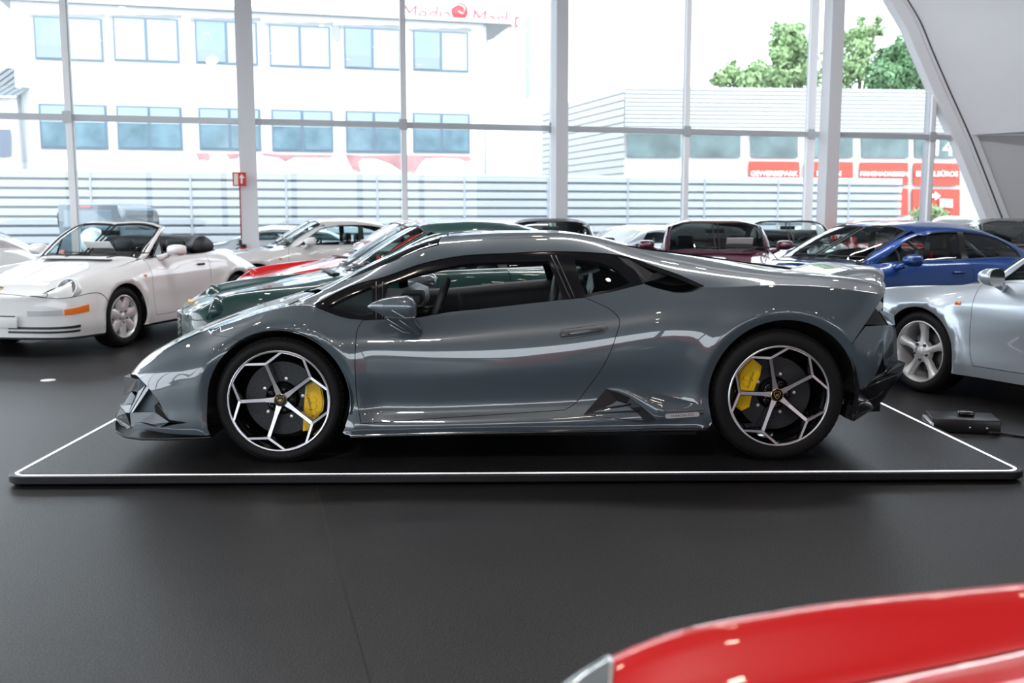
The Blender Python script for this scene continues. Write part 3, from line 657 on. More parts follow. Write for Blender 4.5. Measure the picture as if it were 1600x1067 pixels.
    # --- sill intake in front of the rear wheel
    for sg in both:
        T3 = lambda px, py, dw=0.: tuple((LAM.S(*pinv(px, py, 0, 5))[0]+np.array([0, dw, 0]))*np.array([1, sg, 1]))
        m = MB(); A = [T3(947.4, 607, .004), T3(911.7, 647.7, .002), T3(1013, 660.7, .012), T3(1023.8, 654, .03), T3(1002, 633, .035), T3(984, 620, .02)]
        cin = T3(975, 640, -.02)
        m.add(A+[cin], [(0, 1, 6), (1, 2, 6), (2, 3, 6), (3, 4, 6), (4, 5, 6), (5, 0, 6)], 0); m.build('sill_intake', [MATS['satin_dark']], root, fix=False)
        # raised painted wing above the intake, ending at the wheel arch
        top = [(947.4,606.5,.004),(965,604.5,.006),(985,606,.008),(1015,612,.008),(1050,620,.006),(1080,627,.003),(1097,631,0)]
        low = [(947.6,608,.005),(966,613,.018),(984,620,.033),(1002,633,.042),(1024,654,.034),(1062,652,.02),(1100,647,.004)]
        rows = []
        for (a, b) in zip(top, low):
            p = np.array(T3(a[0], a[1], a[2])); q = np.array(T3(b[0], b[1], b[2])); mid = (p+q)/2+np.array([0, sg*.006, .004])
            rows.append([tuple(p-np.array([0, sg*.012, 0])), tuple(p), tuple(mid), tuple(q), tuple(q-np.array([0, sg*.03, .0]))])
        G_ = []
        for i in range(len(rows)-1):
            for t in (0, .25, .5, .75): G_.append([tuple(np.array(rows[i][j])*(1-t)+np.array(rows[i+1][j])*t) for j in range(5)])
        G_.append(rows[-1]); m = MB(); m.grid(G_, 0); m.build('sill_wing', [GREY], root, fix=False)
        m = MB()
        for pth in (((920,645),(1000,641)), ((925,640),(985,631))):
            m.tube([T3(pth[0][0], pth[0][1], .004), T3(pth[1][0], pth[1][1], .012)], .0035, 0, 6)
        m.build('intake_vane', [M_BLK], root)
    # model badge on the sill
    b0 = LAM.S(*pinv(1065, 647.5, 0, 4))[0]
    bd = MB(); 
    pl = [(-.078+.012*math.cos(a), .012*math.sin(a)) for a in np.linspace(PI/2, 3*PI/2, 8)]+[(.078+.012*math.cos(a), .012*math.sin(a)) for a in np.linspace(-PI/2, PI/2, 8)]
    bd.prism(pl, .006, o=-.003)
    bo = bd.build('badge', [pbr('badge_silver', (.62, .62, .64), .4, .5)], root, loc=(b0[0], -b0[1]-.022, b0[2]), rot=(0, R(-3.5), 0))
    text_mesh('badge_lettering', 'HURACÁN EVO', .017, CHAR, bo, Matrix.Translation((0, -.0036, 0)) @ Matrix.Rotation(PI/2, 4, 'X'))
    # --- door handles
    hp = [(874,521.5),(879.5,514.8),(945.5,505.8),(949.5,512.5),(943,520.8),(876.5,529.8)]
    hv = tr(hp, 3, 5, 1e4)
    panel('door_handle', LAM, [[hv[i], hv[(i+1) % 6]] for i in range(6)], [pbr('handle_dark', (.022, .026, .032), .3, coat=.7), M_BLK], root, off=.003, rim=.004, gap=0, side=both, key='lam_h', both_obj=True)
    for sg in both:
        m = MB(); pp = [LAM.S(*q)[0] for q in tr([(891,521.5),(915,518),(941,514)], 3, 5, 1e4)]
        m.tube([(q[0], sg*(q[1]+.006), q[2]) for q in pp], [.008, .009, .007], 0, 8)
        pp = [LAM.S(*q)[0] for q in tr([(878,524),(888,522.5)], 3, 5, 1e4)]; m.tube([(q[0], sg*(q[1]+.003), q[2]) for q in pp], .007, 0, 8)
        pp = [LAM.S(*q)[0] for q in hv]
        m.tube([(q[0], sg*(q[1]+.002), q[2]) for q in pp], .0022, 0, 6, closed=True)
        m.build('handle_grip', [GREY], root)
    # --- door mirrors
    for sg in both:
        Q = lambda px, py, w: np.array([lpx(px, py, w)[0], sg*w, lpx(px, py, w)[1]])
        # cross sections along x from the pointed front to the square glass end: (px, top, bot, inner w, outer w)
        st = [(574.5,478,481,.99,1.0),(582,472.5,484.5,.965,1.02),(597,466.5,493,.94,1.045),(616,462.5,497.5,.92,1.06),(636,461,499.5,.905,1.07),(645,464.5,498.8,.905,1.065),(650.5,474,494,.91,1.05)]
        m = MB(); P = []
        for px, yt, yb, wi, wo in st:
            ring = []; ym = (yt+yb)/2; wm = (wi+wo)/2
            for k in range(20):
                a = 2*PI*k/20; c, s_ = math.cos(a), math.sin(a); c = math.copysign(abs(c)**.7, c); s_ = math.copysign(abs(s_)**.75, s_)
                ring.append(tuple(Q(px, ym-(yb-yt)/2*s_, wm+(wo-wi)/2*c)))
            P.append(ring)
        m.grid(P, 0, closed_v=True); b = len(m.v); m.f.append([b-20+i for i in range(20)]); m.m.append(1); m.sm.append(False)
        m.f.append([b-20*len(st)+i for i in range(20)]); m.m.append(0); m.sm.append(True)
        mo = m.build('door_mirror', [GREY, M_CHR], root)
        e = MB(); e.tube([Q(612,484.5,1.062), Q(633,496.5,1.066), Q(648,495.5,1.052)], .0016, 0, 5)
        e.build('mirror_edge', [M_ALU], mo)
        m = MB()
        A = [Q(600,497,.965), Q(642,498,.985), Q(658,515,.925), Q(656.5,523.5,.905), Q(640,524,.905), Q(620,512,.93)]
        B = [a-np.array([0, sg*.045, -.004]) for a in A]
        m.add([tuple(a) for a in A+B], [list(range(6)), list(range(6, 12))[::-1]]+[[i, (i+1) % 6, 6+(i+1) % 6, 6+i] for i in range(6)], 0)
        m.build('mirror_stalk', [GREY], root)
        e = MB(); e.tube([Q(605,498.5,.972), Q(641,520.5,.925)], .0018, 0, 5); e.tube([Q(609,507,.95), Q(630,519,.93), Q(641,520.5,.922)], .0018, 0, 5); e.tube([Q(624,500,.985), Q(655,522,.92)], .0016, 0, 5)
        e.build('stalk_edge', [M_ALU], root)
    # --- rear lamp, bumper, diffuser
    rb = [tr([(1331,537.5),(1352,509.5)], 2, 6), tr([(1352,509.5),(1374,508),(1394,507.6)], 2, 6), tr([(1394,507.6),(1397,515),(1380,557.5),(1361.4,595.5),(1343.5,610)], 0, 6), tr([(1343.5,610),(1340,592),(1333,566),(1323,543)], 0, 5), tr([(1323,543),(1331,537.5)], 2, 6)]
    panel('rear_bumper', LAM, rb, G, root, gap=.0015, rim=.03, side=both, both_obj=True, key='lam_rb')
    rl = [tr([(1353,506.5),(1371.5,481)], 2, 7), tr([(1371.5,481),(1380,493),(1389,507)], 2, 7), tr([(1389,507),(1353,506.5)], 2, 6)]
    panel('rear_lamp_recess', LAM, rl, [MATS['satin_dark']], root, gap=0, rim=.02, off=-.012, side=both, both_obj=True, key='lam_rl')
    for sg in both:
        q3 = lambda px, py, w: (lpx(px, py, w)[0], sg*w, lpx(px, py, w)[1])
        def slab(name, pts, thick, mat, dx_=0.):
            A = [q3(*p) for p in pts]; B = [(a[0]+dx_, a[1]-sg*thick, a[2]) for a in A]
            n = len(A); m = MB(); m.add(A+B, [list(range(n)), list(range(n, 2*n))[::-1]]+[[i, (i+1) % n, n+(i+1) % n, n+i] for i in range(n)], 0)
            return m.build(name, mat, root)
        slab('rear_lamp', [(1367,481,.68),(1375,470,.66),(1379,473,.64),(1379.5,480,.64),(1376,486,.65),(1371,487,.67)], .12, [pbr('clear_lamp', (.55, .57, .55), .1, .1, 1.)], .02)
        slab('lamp_fin', [(1372,484,.67),(1396.5,491.5,.56),(1398.5,508,.55),(1389,508,.66)], .10, [GREY], .02)
        slab('rear_grille', [(1396.5,508,.58),(1400,516,.55),(1403,567,.52),(1384,582,.62),(1358,597,.76),(1380,558,.68)], .35, [M_GBK], .03)
        slab('rear_vent', [(1381,541,.66),(1396,535,.58),(1396,552,.58),(1392,557,.60),(1378,563,.68)], .03, [M_BLK], .01)
        slab('diffuser', [(1402,567,.52),(1415,567,.46),(1409,584,.50),(1392,606,.58),(1378,628,.66),(1366.6,637.5,.72),(1334,658.5,.84),(1319,652,.88),(1326,625,.90),(1343,609,.86),(1361,596,.78),(1384,584,.64)], .40, [M_GBK], .02)
        e = MB(); e.tube([q3(1334.5,657,.848), q3(1342,633,.85), q3(1352,627,.80), q3(1370,620,.70), q3(1378,612,.66)], .0035, 0, 6); e.tube([q3(1345,609,.862), q3(1375,596,.72), q3(1404,585,.52)], .003, 0, 6)
        e.build('diffuser_edge', [M_GBK], root)
    # ducktail spoiler growing out of the rear shoulders
    m = MB(); sect = []
    for k in range(41):
        u = -1+2*k/40; w = .68*u; e = (1-abs(u)**5); zs = .895; xt = 3.41-.13*abs(u)**2.4; xs_ = 3.22
        pr = [(3.02,.950),(3.10,.972),(3.18,.994),(3.26,1.004),(xt-.05,1.000),(xt-.012,.990),(xt,.972),(xt-.004,.945),(xt-.03,.915),(3.25,.90),(3.05,.90)]
        sect.append([(xs_+(x-xs_)*(.35+.65*e), w, zs+(z-zs)*e) for x, z in pr])
    m.grid(sect, 0, closed_v=True); m.build('rear_spoiler', [GREY], root, sharp=50)
    m = MB(); m.box((3.22, -.50, .50), (3.33, .50, .90)); m.box((3.2, -.6, .2), (3.30, .6, .5)); m.build('tail_panel', [M_VOID], root)
    # --- wheels
    front = ((505, 575), [(680,480),(745,440),(790,455),(805,520),(815,600),(805,670),(770,705),(735,790),(700,820),(650,828),(655,730),(665,640),(672,560)], 1)
    rear = ((585, 535), [(300,440),(318,372),(348,325),(410,265),(445,295),(485,330),(475,400),(440,485),(415,560),(400,640),(340,670),(290,635),(285,560),(292,480)], -1)
    for sg in both:
        sport_wheel(root, L_F[0], .935, L_F[1], .332, .245, sg, 36.5, front); sport_wheel(root, L_R[0], .945, L_R[1], .352, .305, sg, 31.5, rear)
    # --- cabin
    m = MB(); m.box((.45, -.70, .155), (1.75, .70, .2)); m.box((1.62, -.70, .2), (1.7, .70, .84)); m.box((1.5, -.1, .2), (1.62, .1, .6)); m.build('cabin_floor', [M_VOID], root)
    for sg in both:
        m = MB()
        if sg > 0:
            rows = []
            for x in np.linspace(.42, 1.74, 14):
                zt = np.interp(x, [.42, .8, 1.2, 1.74], [.80, .80, .84, .885]); rows.append([(x, .80, zt-.02), (x, .775, zt), (x, .73, zt-.01), (x, .70, zt-.09), (x, .73, .55), (x, .72, .2)])
            m.grid(rows, 0); 
        else:
            m.box((.42, -.76, .2), (1.74, -.73, .72))
        m.build('door_card', [M_LEA], root)
    m = MB(); rows = []
    for k in range(13):
        y = -.72+1.44*k/12; c = 1-.25*abs(y)
        rows.append([(.18, y, .82), (.42, y, .855*c+.12*(1-c)), (.60, y, .845), (.68, y, .815), (.69, y, .74), (.60, y, .60)])
    m.grid(rows, 0); m.build('dashboard', [pbr('dash_grey', (.20, .21, .22), .4)], root)
    m = MB(); m.box((.60, -.52, .80), (.72, -.20, .862), bev=.015); m.build('instrument_hood', [M_LEA], root)
    m = MB(); ring = []
    for k in range(28):
        a = 2*PI*k/28; r = .175*(1-.12*max(0, -math.sin(a))**3); ring.append((math.sin(a)*r*.33, -.37+math.cos(a)*r, math.sin(a)*r*.94))
    m.tube(ring, .022, 0, 8, closed=True)
    m.tube([(0, -.53, 0), (.0, -.37, 0), (0, -.21, 0)], .02, 1); m.tube([(0, -.37, 0), (-.06, -.37, -.16)], .018, 1); m.tube([(0, -.37, 0), (-.14, -.37, -.02)], .03, 1)
    m.build('steering_wheel', [M_LEA, CHAR], root, loc=(.80, 0, .76))
    for y in (-.37, .37):
        m = MB(); m.box((1.0, y-.24, .22), (1.46, y+.24, .36), bev=.04)
        rows = []
        for t, x, hw in ((0, 1.42, .22), (.3, 1.50, .24), (.6, 1.56, .22), (.8, 1.59, .15), (.92, 1.60, .13), (1.0, 1.61, .10)):
            z = .3+.62*t; rows.append([(x-.05, y-hw, z), (x-.09, y-hw*.8, z), (x-.06, y, z), (x-.09, y+hw*.8, z), (x-.05, y+hw, z), (x+.05, y+hw*.9, z), (x+.06, y-hw*.9, z)])
        m.grid(rows, 0, closed_v=True); b = len(m.v); m.f.append([b-7+i for i in range(7)]); m.m.append(0); m.sm.append(False)
        m.build('seat', [M_LEA], root)
    m = MB(); m.tube([(1.66, -.58, .98), (1.655, -.60, .90), (1.65, -.63, .82), (1.62, -.66, .70)], [.01, .025, .022, .02], 0, 6); m.build('seat_belt', [pbr('belt_grey', (.5, .5, .55), .5)], root)
    m = MB(); m.box((.62, -.12, 1.03), (.65, .12, 1.10), bev=.012); m.build('rear_view_mirror', [M_BLK], root)
    return root
# ================================================================== the hall
def floor_mat():
    m = pbr('dark_floor', (.03, .031, .034), .40, spec=.28)
    nt = m.node_tree; b = nt.nodes['Principled BSDF']; tc = nt.nodes.new('ShaderNodeTexCoord')
    n = nt.nodes.new('ShaderNodeTexNoise'); n.inputs['Scale'].default_value = 150; n.inputs['Detail'].default_value = 2; nt.links.new(tc.outputs['Object'], n.inputs['Vector'])
    r = nt.nodes.new('ShaderNodeValToRGB'); r.color_ramp.elements[0].position = .44; r.color_ramp.elements[1].position = .66
    r.color_ramp.elements[0].color = (.003, .003, .0035, 1); r.color_ramp.elements[1].color = (.050, .048, .050, 1)
    nt.links.new(n.outputs['Fac'], r.inputs['Fac'])
    n2 = nt.nodes.new('ShaderNodeTexNoise'); n2.inputs['Scale'].default_value = 1.1; n2.inputs['Detail'].default_value = 5; nt.links.new(tc.outputs['Object'], n2.inputs['Vector'])
    mx = nt.nodes.new('ShaderNodeMix'); mx.data_type = 'RGBA'; mx.blend_type = 'MULTIPLY'; mx.inputs[0].default_value = .6
    r2 = nt.nodes.new('ShaderNodeValToRGB'); r2.color_ramp.elements[0].color = (.55, .55, .55, 1); r2.color_ramp.elements[0].position = .35; r2.color_ramp.elements[1].position = .65
    nt.links.new(n2.outputs['Fac'], r2.inputs['Fac']); nt.links.new(r.outputs['Color'], mx.inputs[6]); nt.links.new(r2.outputs['Color'], mx.inputs[7]); nt.links.new(mx.outputs[2], b.inputs['Base Color'])
    bp = nt.nodes.new('ShaderNodeBump'); bp.inputs['Strength'].default_value = .4; bp.inputs['Distance'].default_value = .003
    nt.links.new(n.outputs['Fac'], bp.inputs['Height']); nt.links.new(bp.outputs['Normal'], b.inputs['Normal'])
    return m
FM = floor_mat()
K = .24; TH = math.atan(K)
def gp(x, off=0.): return 18+off+K*x                      # y of the glass front at x
m = MB(); m.add([(-14, -9, 0), (13, -9, 0), (13, gp(13), 0), (-14, gp(-14), 0), (-14, -9, -.3), (13, -9, -.3), (13, gp(13), -.3), (-14, gp(-14), -.3)],
    [(0, 1, 2, 3), (7, 6, 5, 4), (0, 4, 5, 1), (1, 5, 6, 2), (2, 6, 7, 3), (3, 7, 4, 0)])
tag(m.build('floor', [FM]), kind='structure')
# joints in the floor covering
a, b = PZ(492, 752, 0), PZ(578, 1067, 0); d = (b-a)/np.linalg.norm(b-a); n = np.array([-d[1], d[0], 0])
def strip(name, p, q, w, z, mat):
    d = (q-p); d[2] = 0; d /= np.linalg.norm(d); n = np.array([-d[1], d[0], 0])*w
    m = MB(); m.add([(*(p-n)[:2], z), (*(q-n)[:2], z), (*(q+n)[:2], z), (*(p+n)[:2], z), (*(p-n)[:2], -.002), (*(q-n)[:2], -.002), (*(q+n)[:2], -.002), (*(p+n)[:2], -.002)],
        [(0, 1, 2, 3), (4, 5, 1, 0), (5, 6, 2, 1), (6, 7, 3, 2), (7, 4, 0, 3)]); return tag(m.build(name, [mat]), kind='structure')
strip('trim_1', a, b+d*2.5, .004, .0012, pbr('floor_joint', (.008, .008, .009), .8))
# ceiling, walls
CEIL = pbr('ceiling_white', (.16, .17, .18), .8, noise=(.04, .4))
m = MB(); m.box((-14, -9, 6.6), (13, 23, 6.8)); tag(m.build('ceiling', [CEIL]), kind='structure')
WALLM = pbr('wall_paint', (.40, .41, .43), .75, noise=(.03, .6))
m = MB(); m.box((-14, -9.2, 0), (13, -9, .9)); m.box((-14, -9.2, 3.4), (13, -9, 6.6))
for x in range(-14, 14, 3): m.box((x, -9.2, .9), (x+.2, -9, 3.4))
tag(m.build('wall_back', [WALLM]), kind='structure')
m = MB(); m.box((-14.2, -9, 0), (-14, gp(-14), .3)); m.box((-14.2, -9, 5.2), (-14, gp(-14), 6.6))
for y in range(-9, 15, 3): m.box((-14.2, y, .3), (-14, y+.2, 5.2))
tag(m.build('wall_left', [WALLM]), kind='structure')
m = MB(); m.box((13, -9, 0), (13.2, 21.2, 6.6)); tag(m.build('wall_right', [WALLM]), kind='structure')
# ceiling spots
k = 0
for ix in range(-3, 4):
    for iy in range(-2, 5):
        x = ix*2.6+.6; y = iy*2.7+1.0
        e = empty('ceiling_lamp', (x, y, 6.6), 0, 'small round recessed spot lamp in the hall ceiling', 'lamp', 'recessed ceiling spots')
        MB().lathe([(.10, 0), (.12, -.01), (.09, -.012), (.085, -.001)], axis='Z', n=20).build('lamp_ring', [M_WHT], e)
        MB().lathe([(.0001, -.006), (.085, -.006)], axis='Z', n=20).build('lamp_diffuser', [pbr('lamp_glow', (1, .85, .7), .5, emis=(1, .82, .66), es=75)], e)
for i, x in enumerate((-8, -2.5, 3, 8.5)):
    area('hall_fill_light', (x, 9.5, 6.5), (R(-12), 0, 0), 4.5, .5, 200, (.95, .97, 1))  # added unseen fill lights, brighten the hall and columns towards the glass front
area('panel_fill_light', (3.5, 13.0, 6.2), (R(62), 0, R(-62)), 2.5, .4, 260, (.97, .98, 1))  # extra fill light out of view, added to lighten the inclined right panel
kd = bpy.data.lights.new('hall_spotlight', 'AREA'); kd.shape = 'DISK'; kd.size = .35; kd.energy = 170; kd.color = (1, .95, .9)
ko = bpy.data.objects.new('hall_spotlight', kd); COL.objects.link(ko); ko.location = (-.9, -.9, 6.5); ko.rotation_euler = (R(38), 0, R(-6))
# ------------------------------------------------------------------ glass front
FRM = pbr('frame_grey', (.50, .52, .55), .4, .2)
FRW = pbr('frame_white', (.90, .91, .93), .4)
G0 = 18.
def gx(px, y=250, Y0=G0): return PL(px, y, Y0)
e_s = np.array([math.cos(TH), math.sin(TH), 0]); e_n = np.array([-math.sin(TH), math.cos(TH), 0])
FRMT = Matrix(((e_s[0], e_n[0], 0, 0), (e_s[1], e_n[1], 0, 0), (0, 0, 1, 0), (0, 0, 0, 1)))
def slab_on(m, p, ws, wn, z0, z1, mi=0):            # upright box standing at plan point p, aligned with the glass
    T = Matrix.Translation((p[0], p[1], 0)) @ FRMT; m.box((-ws/2, -wn/2, z0), (ws/2, wn/2, z1), mi, M=T)
mull = [-13.2, -10.4, *[gx(q)[0] for q in (115, 387, 632, 863, 1070, 1262)], gx(1450)[0]]
for i, x in enumerate(mull):
    last = i == len(mull)-1
    m = MB(); slab_on(m, (x, gp(x)), .07 if not last else .16, .16, 0, 6.6 if not last else PL(1452, 98, G0)[2])
    slab_on(m, (x, gp(x, -.11)), .16 if i in (7,) else .09, .08, 0, 6.6 if not last else PL(1452, 98, G0)[2], 1)
    tag(m.build('trim_%d' % (i+2), [FRM, FRW]), kind='structure')
tz = PL(770, 199, G0)[2]
m = MB(); xa, xb = -14, gx(1500)[0]; L = (xb-xa)/math.cos(TH)
T = Matrix.Translation((xa, gp(xa), 0)) @ FRMT
m.box((0, -.12, tz-.045), (L, .05, tz+.045), M=T)
for i, x in enumerate(mull[1:]): slab_on(m, (x, gp(x, -.16)), .14, .06, tz-.09, tz+.09, 0)
tag(m.build('trim_20', [FRM]), kind='structure')
GP = glass_mat('pane_glass', (.93, .97, .97), 1.0, 1.45)
xs_ = mull+[12.9]
for i in range(len(xs_)-1):
    m = MB(); x0, x1 = xs_[i], xs_[i+1]; q = .05
    for z0, z1 in ((.03, tz-.04), (tz+.04, 6.58)):
        if i == len(xs_)-2:
            zz = [z0, z1]; 
            def xr(z): return float(np.interp(z, [0, 1.4, 3.0, 4.1, 5.0, 6.6], [gx(1590)[0], gx(1547)[0], gx(1498)[0], gx(1462)[0], gx(1420)[0], gx(1385)[0]]))
            P = [(x0, z0), (xr(z0), z0), (xr((z0+z1)/2), (z0+z1)/2), (max(xr(z1), x0+.02), z1), (x0, z1)]
            m.add([(x, gp(x), z) for x, z in P], [range(len(P))])
        else: m.add([(x0+q, gp(x0+q), z0), (x1-q, gp(x1-q), z0), (x1-q, gp(x1-q), z1), (x0+q, gp(x0+q), z1)], [(0, 1, 2, 3)])
    tag(m.build('window_%d' % (i+1), [GP], fix=False), kind='structure')
# round-shouldered square columns
COLM = pbr('column_grey', (.66, .67, .70), .45)
for i, (px, w) in enumerate(((389, .27), (874, .22), (1293, .26))):
    p = PL(px, 300, G0-.45); m = MB(); slab_on(m, p, w, .30, 0, 6.6, 0)
    tag(m.build('trim_%d' % (30+i), [COLM]), kind='structure')
# slanted curved frame at the right end of the glass
cur = [(1318, -160), (1345, -105), (1376, -48), (1402, 0), (1422, 34), (1441, 79), (1467, 139), (1499, 210), (1527, 280), (1550, 339), (1590, 435)]
pts = crpath(cur, 12)
FP = [PL(a, b, G0-.1) for a, b in pts]
m = MB(); rows = []; rows2 = []
for i, p in enumerate(FP):
    t = FP[min(i+1, len(FP)-1)]-FP[max(i-1, 0)]; t /= np.linalg.norm(t); nn = np.cross(t, e_n); nn /= np.linalg.norm(nn)
    if nn[0] < 0: nn = -nn
    c = lambda s_, n_: tuple(p+nn*s_+e_n*n_)
    rows.append([c(-.20, .12), c(-.20, -.10), c(.03, -.10), c(.03, -.04), c(.06, -.04), c(.06, -.16), c(.24, -.16), c(.24, .12)])
m.grid(rows, 0, closed_v=True, smooth=False); tag(m.build('trim_40', [FRW]), kind='structure')
m = MB(); m.grid([[tuple(p+e_s*.075-e_n*.166), tuple(p+e_s*.115-e_n*.166)] for p in FP], 0); tag(m.build('trim_41', [M_BLK], fix=False), kind='structure')
# big inclined wall panel over the right end, with the recess below it
UPW = pbr('panel_grey', (.82, .84, .87), .7, noise=(.04, .5))
z_cut = PL(1500, 212, G0-.1)[2]
up = [p for p in FP if p[2] > z_cut]; up.append(np.array(PL(1500, 212, G0-.1)))
dirv = np.array([.78, -.62, 0]); m = MB(); rows = []
for p in up:
    q = p+np.array([.15, -.12, 0]); rows.append([tuple(q+dirv*s_+np.array([0, 0, .02*s_])) for s_ in np.linspace(0, 4.4, 9)])
m.grid(rows, 0)
q0 = np.array(rows[-1][0]); qs = [np.array(p) for p in rows[-1]]
m.grid([[tuple(p), tuple(p+np.array([.9, .9, .0]))] for p in qs], 0, smooth=False)
tag(m.build('wall_upper', [UPW], fix=False), kind='structure')
lo_ = [np.array(PL(1500, 212, G0-.1))]+[p for p in FP if p[2] <= z_cut]
m = MB(); rows = []
for p in lo_:
    q = p+np.array([.15, .05, 0]); rows.append([tuple(q+np.array([.97, -.22, 0])*s_) for s_ in np.linspace(0, 4.5, 6)])
m.grid(rows, 0); tag(m.build('wall_recess', [pbr('recess_grey', (.58, .58, .59), .8)], fix=False), kind='structure')

# ------------------------------------------------------------------ lit display platform
pl = empty('display_platform', (.14, 6.2, 0), 0, 'low black display platform with a glowing white edge line under the grey supercar', 'platform')
def rrect(hx, y0, y1, r, n=8):
    out = []
    for cx, cy, a0 in ((hx-r, y0+r, -90), (hx-r, y1-r, 0), (-hx+r, y1-r, 90), (-hx+r, y0+r, 180)):
        for k in range(n+1): a = R(a0+90*k/n); out.append((cx+r*math.cos(a), cy+r*math.sin(a)))
    return out
hx = 2.60; y0 = 4.90-6.2; y1 = 7.42-6.2
o = rrect(hx, y0, y1, .10); n = len(o)
m = MB(); i1 = rrect(hx-.004, y0+.004, y1-.004, .096)
m.add([(a, b, .012) for a, b in rrect(hx-.012, y0+.012, y1-.012, .09)]+[(a, b, .02) for a, b in o]+[(a, b, .050) for a, b in o]+[(a, b, .0545) for a, b in i1]+[(a, b, 0.0) for a, b in rrect(hx-.03, y0+.03, y1-.03, .08)],
    [[4*n+i, 4*n+(i+1) % n, (i+1) % n, i] for i in range(n)]+[[i, (i+1) % n, n+(i+1) % n, n+i] for i in range(n)]+[[n+i, n+(i+1) % n, 2*n+(i+1) % n, 2*n+i] for i in range(n)]+[[2*n+i, 2*n+(i+1) % n, 3*n+(i+1) % n, 3*n+i] for i in range(n)]+[list(range(3*n, 4*n))])
m.build('platform_base', [pbr('platform_black', (.004, .004, .006), .4)], pl, sharp=40)
m = MB(); a_ = rrect(hx-.028, y0+.028, y1-.028, .08); b_ = rrect(hx-.041, y0+.041, y1-.041, .07)
m.add([(a, b, .0558) for a, b in a_]+[(a, b, .0558) for a, b in b_], [[i, (i+1) % n, n+(i+1) % n, n+i] for i in range(n)])
m.build('light_line', [pbr('led_line', (.9, .85, 1), .5, emis=(.92, .90, 1.0), es=4.5)], pl, fix=False)
m = MB(); c_ = rrect(hx-.05, y0+.05, y1-.05, .07); m.add([(a, b, .0555) for a, b in c_], [list(range(n))]); m.build('platform_top', [FM], pl, fix=False)
# power supply box of the platform
bx = PZ(1492, 672, .0); e = empty('power_supply', (bx[0]+.06, bx[1]+.03, 0), R(-14), 'flat black metal power box on the floor by the right platform edge', 'power box')
MB().box((-.20, -.12, .0), (.20, .15, .085), bev=.006).build('box_case', [pbr('box_black', (.02, .02, .022), .35, .3)], e)
MB().box((-.03, -.02, .085), (.07, .05, .115), bev=.012).build('cover_grip', [M_GBK], e)
m = MB(); 
for x in (.02, .12): m.lathe([(.0001, -.123), (.007, -.123), (.008, -.119)], n=10, M=Matrix.Translation((x, 0, .035)))
m.build('socket', [M_ALU], e)
MB().box((-.22, -.14, .0), (-.195, .13, .06), bev=.004).build('box_flange', [M_ALU], e)
c0 = PZ(1545, 676, .03); c1 = PZ(1570, 678, .01); c2 = PZ(1640, 690, .008)
tag(MB().tube(crpath([tuple(c0), tuple(c1), tuple((c1+c2)/2+np.array([0, .03, 0])), tuple(c2)], .05), .008, 0, 8).build('power_cable', [M_BLK]), 'black power cable trailing right over the floor from the power box', 'cable')
# round white socket cover in the floor
f0 = PZ(75, 594, 0); tag(MB().lathe([(.0001, .004), (.055, .004), (.06, .0)], axis='Z', n=32).build('floor_cover', [M_WHT], None, (f0[0], f0[1], 0)), 'small round white cover set in the dark floor left of the grey supercar', 'floor cover')
# fire extinguisher and its sign at the left column
cx = PL(380, 392, G0-.70)
fe = empty('fire_extinguisher', (cx[0], cx[1], cx[2]-.38), 0, 'red fire extinguisher hanging low on the left grey column', 'fire extinguisher')
MB().lathe([(.0001, 0), (.07, .0), (.075, .03), (.075, .36), (.05, .42), (.02, .44)], axis='Z', n=24).build('cylinder_body', [pbr('extinguisher_red', (.65, .02, .02), .3, coat=.5)], fe)
MB().box((-.05, -.02, .43), (.06, .02, .47), bev=.008).box((-.10, -.012, .47), (.05, .012, .49)).build('valve_handle', [M_BLK], fe)
MB().tube(crpath([(.04, -.02, .46), (-.09, -.04, .42), (-.13, -.05, .25), (-.10, -.06, .08)], .04), .012, 0, 6).build('hose', [M_BLK], fe)
sp = PL(374, 280, G0-.72)
sg_ = empty('extinguisher_sign', (sp[0], sp[1], sp[2]), TH, 'small square red fire equipment sign on the left column', 'sign')
MB().box((-.105, -.005, -.11), (.105, .005, .11)).build('sign_plate', [pbr('sign_red', (.60, .015, .03), .5)], sg_)
MB().box((-.085, -.007, -.09), (-.02, -.005, .09)).build('sign_text_panel', [pbr('sign_cream', (.8, .75, .6), .5)], sg_)
m = MB(); m.prism([(.02, -.07), (.05, -.07), (.05, .02), (.085, .02), (.035, .085), (.0, .03), (.02, .02)], -.002, o=-.005); m.build('sign_symbol', [M_WHT], sg_)
m = MB(); m.tube([(-.0, .01, -.11), (-.0, .01, -.95)], .012, 0, 6); m.build('sign_rod', [pbr('rod_red', (.35, .02, .03), .5)], sg_)

# ================================================================== outside
XF = .58
def pbx(name, col, *a, **k): return pbr(name, tuple(c*XF for c in col), *a, **k)
ASP = pbx('asphalt', (.30, .30, .31), .9, noise=(.15, 3))
m = MB(); m.add([(-60, 10, -.30), (80, 30, -.30), (80, 120, -.30), (-60, 120, -.30)], [(0, 1, 2, 3)]); tag(m.build('ground', [ASP], fix=False), kind='structure')
RND = pbr('white_render', (.72, .72, .72), .8, noise=(.03, .5))
